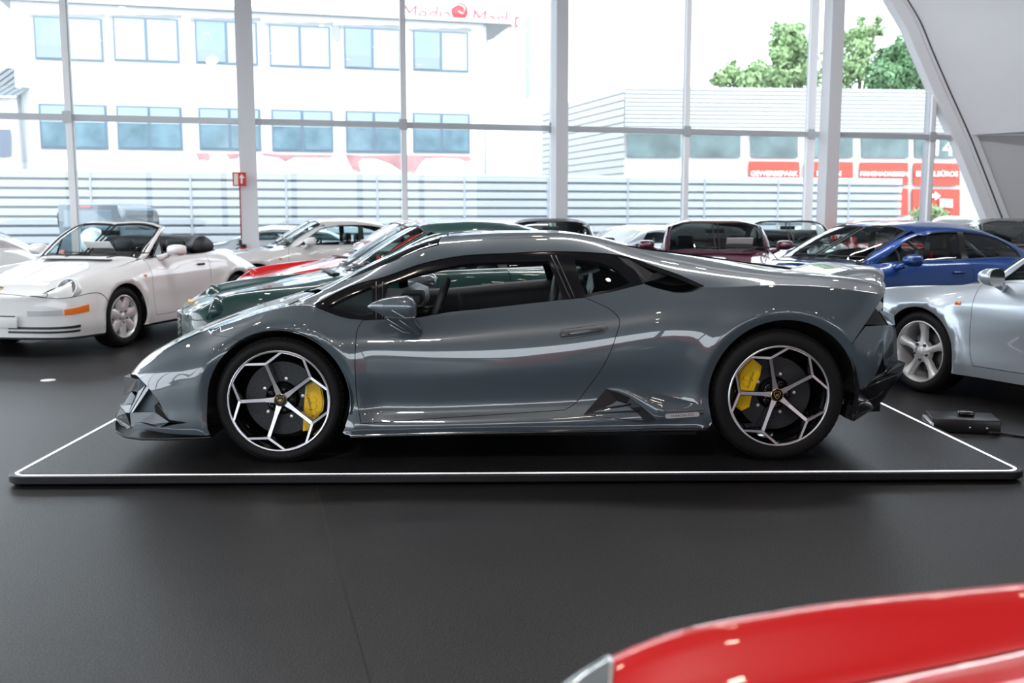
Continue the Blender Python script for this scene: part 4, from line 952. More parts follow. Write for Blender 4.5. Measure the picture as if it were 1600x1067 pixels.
# horizontally ribbed fence
FEN = pbx('fence_grey', (.62, .66, .72), .6)
def fence(y0, xa, xb, ztop, zbot, pitch=.30):
    rows = [[], []]; m = MB(); z = ztop; prof = []
    k = int((ztop-zbot)/pitch)
    for i in range(k+1):
        zz = ztop-i*pitch; prof += [(.0, zz), (-.05, zz-.03), (-.055, zz-pitch*.72), (.10, zz-pitch*.74), (.10, zz-pitch*.97)]
    P = []
    for x in np.linspace(xa, xb, 12):
        P.append([(x-math.sin(TH)*o, y0+K*x+o*math.cos(TH), zz) for o, zz in prof])
    m.grid(P, 0, smooth=False); return m
f = fence(36., -24., PL(1408, 300, 36.)[0], PL(600, 272, 36.)[2], -.3)
r_ = empty('boundary_fence', (0, 36, -.3), 0, 'tall pale grey fence of horizontal ribbed boards behind the glass front', 'fence')
f.build('ribbed_boards', [FEN], r_, loc=(0, -36, .3), fix=False)
m = MB(); zt = PL(600, 272, 36.)[2]
P = [[(x, 36-.06+K*x, zt+.03), (x, 36+.06+K*x, zt+.03), (x, 36+.06+K*x, zt-.05), (x, 36-.06+K*x, zt-.05)] for x in (-24, PL(1408, 300, 36.)[0])]
m.grid(P, 0, closed_v=True, smooth=False); m.build('top_rail', [FRM], r_, loc=(0, -36, .3))
for x in np.linspace(-22, 14, 13):
    MB().box((x-.03, 36+K*x-.075, 0), (x+.03, 36+K*x-.055, zt+.3-.05)).build('fence_post', [pbx('fence_seam', (.5, .54, .6), .5)], r_, loc=(0, -36, 0))
# white office building with six by two windows
FY = 39.
wb_ = empty('office_building', (-6, FY, -.3), 0, 'white rendered two-storey office block with peeling plaster and paired grey windows behind the fence', 'building')
PB = lambda px, py, off=0.: PL(px, py, FY+off)
xl, xr_ = PB(28, 200)[0], PB(757, 200)[0]
def wallbox(x0, x1, z0, z1, off, dep, mat, name, parent):
    m = MB(); P = []
    for x in (x0, x1): P.append([(x, FY+off+K*x, z0), (x, FY+off+K*x, z1), (x-dep*math.sin(TH), FY+off+dep+K*x, z1), (x-dep*math.sin(TH), FY+off+dep+K*x, z0)])
    m.grid(P, 0, closed_v=True, smooth=False); b = len(m.v); m.f += [[b-8, b-7, b-6, b-5], [b-1, b-2, b-3, b-4]]; m.m += [0, 0]; m.sm += [False]*2
    return m.build(name, [mat], parent, loc=(6, -FY, .3))
ztopB = PB(400, 20)[2]
wallbox(xl, xr_, -.3, ztopB, 0, 9, RND, 'wall', wb_)
wallbox(xl-.3, PB(800, 200)[0], ztopB, ztopB+.14, -.25, 9.4, pbx('coping_grey', (.72, .73, .74), .6), 'roof_edge', wb_)
wfr = pbx('window_frame_blue', (.24, .32, .42), .5); 
gl_u = pbx('window_glass_pale', (.42, .58, .70), .15, noise=(.12, .8)); gl_b = pbx('roller_blind', (.66, .78, .86), .6); gl_l = pbx('window_glass_teal', (.26, .40, .48), .15, noise=(.25, 1.5)); gl_d = pbx('window_dark_base', (.40, .48, .56), .3)
wins = [(52,160,27,95,'gb'),(176,279,28,97,'bb'),(304,402,33,101,'gb'),(420,516,40,106,'bb'),(537,626,44,109,'gb'),(645,732,49,112,'gb'),
        (61,167,163,233,'tt'),(182,284,166,234,'tt'),(310,407,169,235,'tt'),(424,520,172,237,'tt'),(540,628,174,239,'tt'),(645,734,177,239,'tt')]
for x0, x1, ya, yb, kd in wins:
    p0, p1 = PB((x0+x1)/2, ya), PB((x0+x1)/2, yb); za, zb = p0[2], p1[2]; X0, X1 = PB(x0, ya)[0], PB(x1, ya)[0]
    w = empty('window', (0, 0, 0), parent=wb_, loc=None) if False else None
    m = MB()
    def q(xa, xb, z0, z1, off, mi):
        P = [[(x, FY+off+K*x, z0), (x, FY+off+K*x, z1), (x-.1*math.sin(TH), FY+off+.1+K*x, z1), (x-.1*math.sin(TH), FY+off+.1+K*x, z0)] for x in (xa, xb)]
        m.grid(P, mi, closed_v=True, smooth=False); b = len(m.v); m.f += [[b-8, b-7, b-6, b-5], [b-1, b-2, b-3, b-4]]; m.m += [mi]*2; m.sm += [False]*2
    q(X0, X1, zb, za, -.05, 0); xm = (X0+X1)/2; fw_ = .07
    fo = m.build('window', [wfr], wb_, loc=(6, -FY, .3))
    for s_, (xa, xb) in enumerate(((X0+fw_, xm-.05), (xm+.05, X1-fw_))):
        m = MB(); c = kd[s_]; q(xa, xb, zb+fw_, za-fw_, -.07, 0); m.build('pane', [{'g': gl_u, 'b': gl_b, 't': gl_l}[c]], fo)
        if c == 'g': m = MB(); q(xa, xb, zb+fw_, zb+.5, -.085, 0); m.build('pane_lower', [gl_d], fo)
        if c == 't': m = MB(); q(xa, xb, za-.62, za-fw_, -.085, 0); m.build('blind', [pbx('blind_teal', (.52, .66, .74), .5)], fo)
# grey plaster edge over the upper windows, pink bare plaster under the lower ones
def patch(poly, off, mat, name):
    m = MB(); m.add([tuple(PB(a, b, off)) for a, b in poly], [list(range(len(poly)))]); return m.build(name, [mat], wb_, loc=(6, -FY, .3), fix=False)
pk = pbx('bare_plaster_pink', (.80, .42, .44), .9, noise=(.2, 2)); gy = pbx('bare_plaster_grey', (.55, .56, .57), .9)
patch([(306,239),(326,239),(329,245),(325,252),(318,248),(310,250)], -.02, pk, 'plaster_patch')
patch([(353,240),(374,240),(371,247),(358,248)], -.02, pk, 'plaster_patch')
patch([(402,239),(440,241),(520,242),(517,246),(460,245),(446,252),(436,246),(415,243)], -.02, pk, 'plaster_patch')
patch([(540,241),(566,243),(630,242),(668,243),(656,256),(648,270),(629,268),(612,256),(588,247),(566,247),(560,253),(564,269),(552,265),(546,255)], -.02, pk, 'plaster_patch')
patch([(668,243),(732,244),(738,249),(728,252),(716,247),(690,246),(664,247)], -.02, pk, 'plaster_patch')
for x0, x1, ya, yb, kd in wins[:6]:
    pts_ = [(x0-7, ya-3+1*math.sin(3*i)) if False else (x0-7+(x1-x0+12)*i/12, ya-4-1.8*abs(math.sin(2.3*i+x0))) for i in range(13)]
    patch(pts_+[(x1+5, ya+.5), (x0-7, ya+.5)], -.02, gy, 'plaster_edge')
patch([(518,40),(532,38),(533,60),(528,66),(521,62),(518,50)], -.02, gy, 'plaster_patch')
# drain pipe right, and left
for px in (758, 26):
    a, b = PB(px, 40, -.1), PB(px, 300, -.1)
    MB().tube([tuple(a), (a[0], a[1], -.3)], .06 if px < 100 else .04, 0, 8).build('drain_pipe', [pbx('pipe_grey', (.62, .66, .70), .5)], wb_, loc=(6, -FY, .3))
# tower block behind, with one window strip
tw = empty('tower_block', (6, 60, -.3), 0, 'tall white building with one narrow blue window strip behind the office block', 'building')
a0, a1 = PL(745, 100, 58.), PL(868, 100, 58.)
m = MB(); P = [[(x, 58+K*x, -.3), (x, 58+K*x, 22), (x, 61+K*x, 22), (x, 61+K*x, -.3)] for x in (a0[0]-8, a1[0]-.3)]
m.grid(P, 0, closed_v=True, smooth=False); b = len(m.v); m.f += [[b-8, b-7, b-6, b-5], [b-1, b-2, b-3, b-4]]; m.m += [0]*2; m.sm += [False]*2
m.build('wall', [RND], tw, loc=(-6, -60, .3))
q = [PL(a, b, 57.9) for a, b in ((822,-60),(828,-60),(828,182),(822,180))]
for i in range(8):
    za = q[0][2]-i*1.9; zb = za-1.8
    if zb < q[2][2]: break
    m = MB(); m.add([(q[0][0], q[0][1], za), (q[1][0], q[1][1], za), (q[1][0], q[1][1], zb), (q[0][0], q[0][1], zb)], [(0, 1, 2, 3)]); m.build('window', [pbx('strip_blue', (.45, .68, .80), .3)], tw, loc=(-6, -60, .3), fix=False)
# rooftop sign with red letters and a red disc
s0 = PL(718, 18, 44.)
rs = empty('rooftop_sign', tuple(s0), TH, 'pale red lettered sign with a round red disc on the white office roof', 'sign')
SR = pbx('sign_letter_red', (.85, .10, .12), .5)
sc_ = 44*1.05/1556
MT = Matrix.Rotation(PI/2, 4, 'X')
text_mesh('lettering', 'Media', 30*sc_, pbx('sign_letter_pale', (.95, .16, .20), .5), rs, Matrix.Translation((-49*sc_, 0, -6*sc_)) @ MT, .03, shear=.15)
text_mesh('lettering', 'Markt', 30*sc_, MATS['sign_letter_pale'], rs, Matrix.Translation((52*sc_, 0, -8*sc_)) @ MT, .03, shear=.15)
MB().lathe([(.0001, -.05), (12*sc_, -.05), (12*sc_, .05), (.0001, .05)], n=32).build('sign_disc', [SR], rs)
m = MB(); m.tube(crpath([(-11*sc_, -.06, 4*sc_), (-2*sc_, -.06, 9*sc_), (7*sc_, -.06, 4*sc_), (4*sc_, -.06, -3*sc_), (-2*sc_, -.06, 0)], .1), .04, 0, 5); m.build('disc_spiral', [pbx('sign_letter_light', (.95, .7, .7), .5)], rs)
MB().box((-90*sc_, .1, -34*sc_), (86*sc_, .25, -16*sc_)).build('sign_support', [pbx('support_grey', (.7, .7, .72), .5)], rs)
# small house left
hs = empty('roof_house', (-21, 42, -.3), 0, 'small white house with grey ribbed tile roof at the far left edge', 'building')
p = [PL(a, b, 38.) for a, b in ((-60, 150), (27, 150), (22, 92), (-60, 84))]
m = MB(); m.add([tuple(p[0]), tuple(p[1]), tuple(p[2]+np.array([0, 3, 0])), tuple(p[3]+np.array([0, 3, 0]))], [(0, 1, 2, 3)])
rm = pbx('roof_tile', (.38, .42, .47), .7); 
nt = rm.node_tree; wv = nt.nodes.new('ShaderNodeTexWave'); wv.inputs['Scale'].default_value = 1.3; tc = nt.nodes.new('ShaderNodeTexCoord'); nt.links.new(tc.outputs['Object'], wv.inputs['Vector']); bp = nt.nodes.new('ShaderNodeBump'); bp.inputs['Distance'].default_value = .3
nt.links.new(wv.outputs['Fac'], bp.inputs['Height']); nt.links.new(bp.outputs['Normal'], nt.nodes['Principled BSDF'].inputs['Normal'])
m.build('roof', [rm], hs, loc=(21, -42, .3), fix=False)
p2 = [PL(a, b, 38.3) for a, b in ((-60, 152), (26, 152))]
m = MB(); m.add([(p2[0][0], p2[0][1], -.3), (p2[1][0], p2[1][1], -.3), tuple(p2[1]), tuple(p2[0])], [(0, 1, 2, 3)]); m.build('wall', [RND], hs, loc=(21, -42, .3), fix=False)
p3 = [PL(a, b, 38.2) for a, b in ((-14, 244), (17, 244), (17, 202), (-14, 202))]
m = MB(); m.add([tuple(q) for q in p3], [(0, 1, 2, 3)]); m.build('window', [pbx('house_glass', (.25, .30, .38), .3)], hs, loc=(21, -42, .3), fix=False)
# long building on the right with ribbed parapet, windows and red panels
BY = 46.; KB = .07
QB = lambda px, py, off=0.: PL(px, py, BY+off, KB)
rb_ = empty('commercial_building', (10, BY, -.3), 0, 'long white commercial building with ribbed parapet, window band and orange red panels at right', 'building')
BL = (-10, -BY, .3)
def face(name, pxs, mat, off=0., thick=.12, parent=rb_):
    A = [QB(a, b, off) for a, b in pxs]; n = len(A); B = [p+np.array([0, thick, 0]) for p in A]
    m = MB(); m.add([tuple(p) for p in A+B], [list(range(n)), list(range(n, 2*n))[::-1]]+[[i, (i+1) % n, n+(i+1) % n, n+i] for i in range(n)]); return m.build(name, [mat], parent, loc=BL)
zt_ = QB(1160, 137)[2]; zp = QB(1160, 206)[2]; xA = QB(976, 200)[0]; xB = QB(1640, 200)[0]
WRB = pbr('white_cladding', (.43, .44, .45), .6)
m = MB(); prof = []
nr = 11
for i in range(nr):
    z = zt_-i*(zt_-zp)/nr; h = (zt_-zp)/nr; prof += [(-.04, z), (-.05, z-h*.78), (.05, z-h*.84), (.05, z-h*.98)]
P = [[(x, BY+KB*x+o, z) for o, z in prof] for x in (xA, xB)]
m.grid(P, 0, smooth=False); m.build('ribbed_parapet', [WRB], rb_, loc=BL, fix=False)
m = MB(); P = []
lx = QB(888, 162); prof2 = []
ctr = np.array([xA, BY+KB*xA]); dl = np.array([-2.05, 6.6])
for i in range(22):
    z = zt_-i*.33; prof2 += [(-.03, z), (-.03, z-.26), (.04, z-.28), (.04, z-.32)]
for s_ in (0, 1.6): P.append([(ctr[0]+dl[0]*s_+o, ctr[1]+dl[1]*s_, z) for o, z in prof2])
m.grid(P, 0, smooth=False); m.build('side_cladding', [WRB], rb_, loc=BL, fix=False)
m = MB(); m.add([(xA, BY+KB*xA+.3, -.3), (xB, BY+KB*xB+.3, -.3), (xB, BY+KB*xB+.3, zt_), (xA, BY+KB*xA+.3, zt_), (xA, BY+KB*xA+5, zt_), (xB, BY+KB*xB+5, zt_)], [(0, 1, 2, 3), (3, 2, 5, 4)]); m.build('wall', [RND], rb_, loc=BL, fix=False)
dk = pbx('band_glass', (.16, .24, .25), .15, noise=(.5, .6))
for x0, x1 in ((980,1064),(1078,1157),(1173,1247),(1262,1333),(1347,1420),(1430,1496)):
    face('window', [(x0, 209+(x0-980)*.016), (x1, 209+(x1-980)*.016), (x1, 245.5+(x1-980)*.002), (x0, 245+(x0-980)*.002)], dk, .12)
rp = pbx('red_panel', (.80, .10, .06), .5)
PAN = [(1170,1249,252,274.5,'GEWERBEPARK'),(1257,1333,252.5,275.5,'HALLEN'),(1344,1419,253.5,288,'FIRMENADRESSEN'),(1428,1500,254.5,289,'EINZELBÜROS'),(1344,1419,294,336,''),(1426,1500,295,337,'')]
tz_ = {}
for x0, x1, y_0, y_1, tx in PAN:
    if y_0 < 260: y_1 = 289
    po = face('red_panel', [(x0, y_0), (x1, y_0+.6), (x1, y_1+.6), (x0, y_1)], rp, .05)
    if tx:
        c = QB((x0+x1)/2, 272 if x0 > 1300 else 271.5, -.02); Mx = Matrix.Translation((c[0], c[1], c[2])) @ Matrix.Rotation(math.atan(KB), 4, 'Z') @ Matrix.Rotation(PI/2, 4, 'X')
        text_mesh('panel_lettering', tx, .29 if len(tx) > 12 else .33, M_WHT, po, Mx, .01, bold=.008)
c = QB(1473, 232, -.6); text_mesh('house_number', '14', 1.05, M_WHT, rb_, Matrix.Translation((c[0]-10, c[1]-BY, c[2]+.3)) @ Matrix.Rotation(PI/2, 4, 'X'), .02, bold=.01)
m = MB(); aw = [(1452,303),(1461,303),(1461,299),(1470,306),(1461,313),(1461,309),(1452,309)]
m.add([tuple(QB(a, b, -.05)) for a, b in aw], [list(range(7))]); m.build('panel_arrow', [M_WHT], rb_, loc=BL, fix=False)
m = MB(); m.add([tuple(QB(a, b, -.05)) for a, b in ((1468,310),(1489,311),(1489,325),(1468,324))], [(0, 1, 2, 3)]); m.build('panel_picture', [pbx('picture_grey', (.75, .72, .70), .5)], rb_, loc=BL, fix=False)

# ------------------------------------------------------------------ trees and the bush
LF = [pbx('leaf_green', (.20, .40, .12), .6, noise=(.45, 1.2)), pbx('leaf_light', (.38, .56, .26), .6, noise=(.3, 1.2)), pbx('leaf_deep', (.20, .40, .18), .6, noise=(.4, 1.2))]
for q in LF: q.node_tree.nodes['Principled BSDF'].inputs['Subsurface Weight'].default_value = 0
BARK = pbx('bark', (.16, .12, .09), .9)
def tree(px, Y, spots, label, mi=0, dens=900, leaf=.17, ground=-.3):
    base = PY(px, 300, Y); root = empty('tree', (base[0], Y, ground), 0, label, 'tree', None)
    s_ = Y/1556.; c = []
    for (a, b, r) in spots:
        p = PY(a, b, Y+RNG.uniform(-1.5, 1.5)); c.append((p[0]-base[0], p[1]-Y, p[2]-ground, r*s_*(1.22 if Y > 50 else 1.)))
    V = []; Fc = []
    for (x, y, z, r) in c:
        n = int(dens*(r/1.2)**2); d = RNG.normal(size=(n, 3)); d /= np.linalg.norm(d, axis=1, keepdims=True)
        rr = r*RNG.uniform(.15, 1.0, n)**.5*(1+.25*np.sin(5*d[:, 0]+x)*np.cos(4*d[:, 2]+y)); P = d*rr[:, None]*np.array([1, .9, .85])+np.array([x, y, z])
        u = RNG.normal(size=(n, 3)); u /= np.linalg.norm(u, axis=1, keepdims=True); w = np.cross(u, d); w /= np.linalg.norm(w, axis=1, keepdims=True)+1e-9
        L = leaf*RNG.uniform(.6, 1.3, n)[:, None]
        for k in range(n):
            b = len(V); V += [tuple(P[k]-u[k]*L[k]), tuple(P[k]+w[k]*L[k]*.55), tuple(P[k]+u[k]*L[k]), tuple(P[k]-w[k]*L[k]*.55)]; Fc.append((b, b+1, b+2, b+3))
    me = bpy.data.meshes.new('foliage'); me.from_pydata(V, [], Fc); me.materials.append(LF[mi]); obj('foliage', me, root)
    m = MB(); top = max(q[2] for q in c)*.8; zz = min(q[2]-q[3] for q in c)
    m.tube([(0, 0, 0), (.1, 0, zz*.6), (0, .1, top)], [.28, .2, .06], 0, 8)
    for q in c[::2]: m.tube([(0, 0, max(zz*.7, .2)), (q[0]*.5, q[1]*.5, (q[2]+zz)/2), (q[0], q[1], q[2])], [.12, .07, .03], 0, 6)
    m.build('trunk', [BARK], root)
tree(1150, 54.5, [(1125,125,14),(1140,112,12),(1152,122,18),(1172,126,18),(1185,105,13),(1145,98,5)], 'pale green feathery tree, leftmost above the white parapet', 1)
tree(1235, 60, [(1205,122,20),(1225,118,22),(1218,85,16),(1240,70,24),(1228,55,16),(1250,95,26),(1215,45,9),(1245,45,12),(1262,120,20),(1210,68,8)], 'tall bright green tree left of the wide right column', 1)
tree(1335, 67, [(1318,120,22),(1322,90,20),(1345,105,22),(1330,60,18),(1352,50,14),(1350,75,18),(1370,48,12),(1345,32,7),(1372,30,6),(1310,60,14),(1300,100,16)], 'loose crowned green tree just right of the wide column', 1, 620)
tree(1405, 57, [(1380,118,22),(1400,98,26),(1425,110,28),(1440,85,22),(1415,75,20),(1385,88,16),(1448,125,22),(1405,130,22),(1370,132,14)], 'dense dark green tree nearest the slanted frame', 2, 1300, .15)
tree(1452, 37.5, [(1432,333,10),(1447,328,12),(1463,330,13),(1478,336,9),(1452,340,14),(1440,345,12),(1470,345,12),(1430,352,14),(1452,356,15),(1474,352,14)], 'round green bush in front of the red panels', 1, 2600, .07)
# ================================================================== rear-engined coupes and cabriolets
def rows911(kind):
    r5 = [(-.94,.0,.56),(-.93,.10,.565),(-.91,.36,.572),(-.86,.56,.60),(-.79,.64,.635),(-.70,.665,.70),(-.6,.675,.745),(-.4,.685,.785),(-.1,.69,.815),(.3,.695,.845),(.6,.71,.872),(1.2,.72,.89),(1.8,.715,.90),(2.27,.70,.885),(2.7,.66,.80),(3.0,.60,.70),(3.15,.54,.645),(3.25,.43,.60),(3.30,.28,.565),(3.32,.08,.55)]
    r6 = [(-.94,0,.57),(-.93,.08,.572),(-.91,.30,.582),(-.86,.47,.605),(-.8,.525,.635),(-.72,.54,.66),(-.6,.55,.685),(-.4,.565,.72),(-.1,.585,.77),(.2,.61,.825),(.45,.655,.87),(.6,.69,.885),(1.2,.70,.90),(1.8,.69,.91),(2.27,.65,.91),(2.7,.58,.84),(3.0,.52,.74),(3.15,.47,.67),(3.25,.38,.61),(3.32,.06,.555)]
    r7 = [(-.94,0,.575),(-.93,.05,.577),(-.91,.2,.588),(-.86,.36,.615),(-.8,.40,.65),(-.6,.42,.695),(-.4,.44,.732),(-.1,.46,.788),(.2,.49,.848),(.4,.54,.885),(.55,.64,.91),(.7,.655,1.0),(.9,.635,1.12),(1.05,.615,1.19),(1.3,.60,1.225),(1.6,.59,1.23),(1.9,.58,1.20),(2.2,.57,1.12),(2.45,.565,1.02),(2.6,.555,.93),(2.7,.53,.875),(3.0,.44,.76),(3.15,.40,.68),(3.25,.33,.615),(3.32,.05,.56)]
    r8 = [(-.94,0,.58),(-.93,.03,.58),(-.91,.12,.592),(-.86,.2,.62),(-.8,.22,.655),(-.6,.23,.703),(-.4,.24,.740),(-.1,.26,.797),(.2,.28,.857),(.4,.40,.895),(.55,.54,.965),(.7,.57,1.055),(.9,.555,1.17),(1.05,.53,1.235),(1.3,.49,1.272),(1.6,.48,1.277),(1.9,.47,1.245),(2.2,.455,1.165),(2.45,.44,1.06),(2.7,.38,.945),(3.0,.30,.79),(3.15,.25,.69),(3.25,.2,.62),(3.32,.03,.565)]
    r9 = [(-.94,0,.583),(-.93,0,.585),(-.91,0,.597),(-.86,0,.625),(-.8,0,.66),(-.6,0,.707),(-.4,0,.745),(-.1,0,.802),(.2,0,.864),(.38,0,.90),(.5,0,.965),(.7,0,1.09),(.9,0,1.21),(1.02,0,1.272),(1.3,0,1.308),(1.6,0,1.31),(1.9,0,1.28),(2.2,0,1.20),(2.45,0,1.095),(2.7,0,.965),(3.0,0,.80),(3.15,0,.695),(3.25,0,.625),(3.32,0,.57)]
    xs = [-.94,-.93,-.92,-.90,-.87,-.82,-.74,-.6,-.4,0,.4,1.1,1.8,2.27,2.7,3.0,3.15,3.25,3.30,3.32]
    w0 = [.0,.13,.28,.43,.55,.66,.735,.775,.80,.82,.80,.79,.80,.835,.815,.765,.70,.58,.38,.1]
    fr = lambda x, a, b, c: float(np.interp(x, [-.93, -.3, .4, 1.9, 2.7, 3.32], a))
    Z = [([.19,.19,.20,.21,.24,.27], -.02), ([.28,.28,.29,.30,.32,.34], 0), ([.38,.43,.44,.44,.42,.40], .0), ([.46,.57,.60,.60,.56,.47], -.004), ([.53,.69,.75,.77,.70,.52], -.02)]
    rows = []
    for zz, dw in Z:
        L = []
        for x, w in zip(xs, w0):
            k = min(1, w/.5); d = dw
            if zz[1] in (.28, .43) and .5 < x < 1.7: d -= .012
            L.append((x, max(.0, w+d*k), float(np.interp(x, [-.93, -.3, .4, 1.9, 2.7, 3.32], zz))))
        rows.append(L)
    # the front wings above the bumper lean in towards the crest
    rows[4] = [(x, min(w, float(np.interp(x, [-.93, -.86, -.72, -.5, 0], [w, .63, .735, .76, .9]))), z) for x, w, z in rows[4]]
    rows += [r5, r6, r7, r8, r9]
    if kind == 'modern':
        def rm(L, i):
            out = []
            for x, w, z in L:
                if i >= 7: x = float(np.interp(x, [-.94, -.2, .40, .62, 1.05, 1.6, 3.32], [-.94, -.2, .29, .56, 1.06, 1.62, 3.40]))
                else: x = float(np.interp(x, [-.94, 2.2, 3.32], [-.94, 2.25, 3.40]))
                out.append((x, w*1.085, z*(.985 if i > 6 else 1.0)))
            return out
        rows = [rm(L, i) for i, L in enumerate(rows)]
    return rows
def mod911(sc):
    def f(x, W, Z, v):
        W = W.copy(); k = v < 5.3
        for cx, Ro in ((0., .350), (2.272 if sc == 1 else 2.32, .358)):
            r = np.hypot(x-cx, Z-.315); e = Ro+.035
            W = W+np.where(k, .014*np.exp(-((r-e)/.06)**2), 0); W = W-np.where(k, np.clip((e-r)/.035, 0, 1.3)*.014, 0)
        return W, Z
    return f
L911 = {'classic': Loft(rows911('classic'), creases=(), mod=mod911(1), sig=.035, vs=.13), 'modern': Loft(rows911('modern'), creases=(), mod=mod911(2), sig=.035, vs=.13)}

def road_wheel(root, x, face, side, style, steer=0., Rt=.318, wd=.215, detail=True):
    w = empty('wheel', (x, face*side, Rt), (0 if side < 0 else PI)+steer, parent=root); Rr = .222 if style != 'five' else .236
    t = MB(); t.lathe([(Rr-.01,.02),(Rr,.012),(Rr+.012,.003),(Rr+.04,-.004),(Rt-.03,.0),(Rt-.012,.014),(Rt-.002,.032),(Rt,.05),(Rt,wd-.05),(Rt-.012,wd-.012),(Rr+.01,wd),(Rr-.02,wd-.01)], n=56 if detail else 32)
    t.build('tyre', [M_RUB], w, sharp=50)
    mat = M_SIL; b = MB()
    b.lathe([(Rr+.002,.014),(Rr,.004),(Rr-.006,.002),(Rr-.012,.012),(Rr-.022,.03),(Rr-.025,.10),(Rr-.03,wd-.02)], n=56 if detail else 32)
    b.build('rim', [mat], w, sharp=40)
    if not detail:
        MB().lathe([(.0001,.025),(.10,.022),(Rr-.03,.035),(Rr-.02,.04)], n=24).build('wheel_disc', [mat], w); return w
    d = MB(); d.lathe([(.0001,.10),(.15,.10),(.152,.12)], 0, n=40); d.build('brake_disc', [pbr('steel_disc', (.15,.15,.16), .35, .9)], w, sharp=40)
    n = 5 if style == 'five' else 7
    s = MB(); s.lathe([(.0001,.018),(.030,.018),(.034,.022),(.045,.026),(.066,.026 if n == 5 else .020),(.080,.032) if n == 5 else (.10,.017),(.085,.07) if n == 5 else (.115,.022)], n=40)
    cp = s.build('wheel_centre', [mat], w, sharp=50)
    for k in range(n):
        a = 2*PI*k/n+(.3 if n == 5 else .2); ca, sa = math.cos(a), math.sin(a); s = MB(); P = []
        prof = [(.05,.032,.020),(.08,.026,.026),(.12,.024,.030),(.16,.027,.027),(.195,.036,.020),(.221,.046,.014)] if n == 5 else [(.06,.034,.017),(.10,.047,.016),(.135,.057,.015),(.155,.050,.014),(.18,.046,.013),(.207,.064,.012)]
        for r, h, y in prof:
            ring = []
            for q, yy in ((-1, .045), (-1, .012), (-.55, .0), (.55, .0), (1, .012), (1, .045)):
                ring.append((r*ca-q*h*sa, y+yy, r*sa+q*h*ca))
            P.append(ring)
        s.grid(P, 0); s.build('spoke', [mat], w, sharp=60)
    nb = MB()
    for k in range(5):
        a = 2*PI*k/5+.3+PI/5; nb.lathe([(.0001,.012),(.0095,.012),(.011,.03)], n=12, M=Matrix.Translation((.063*math.cos(a), 0, .063*math.sin(a))))
    nb.build('wheel_nuts', [M_BLK if n == 7 else CHAR], w)
    return w

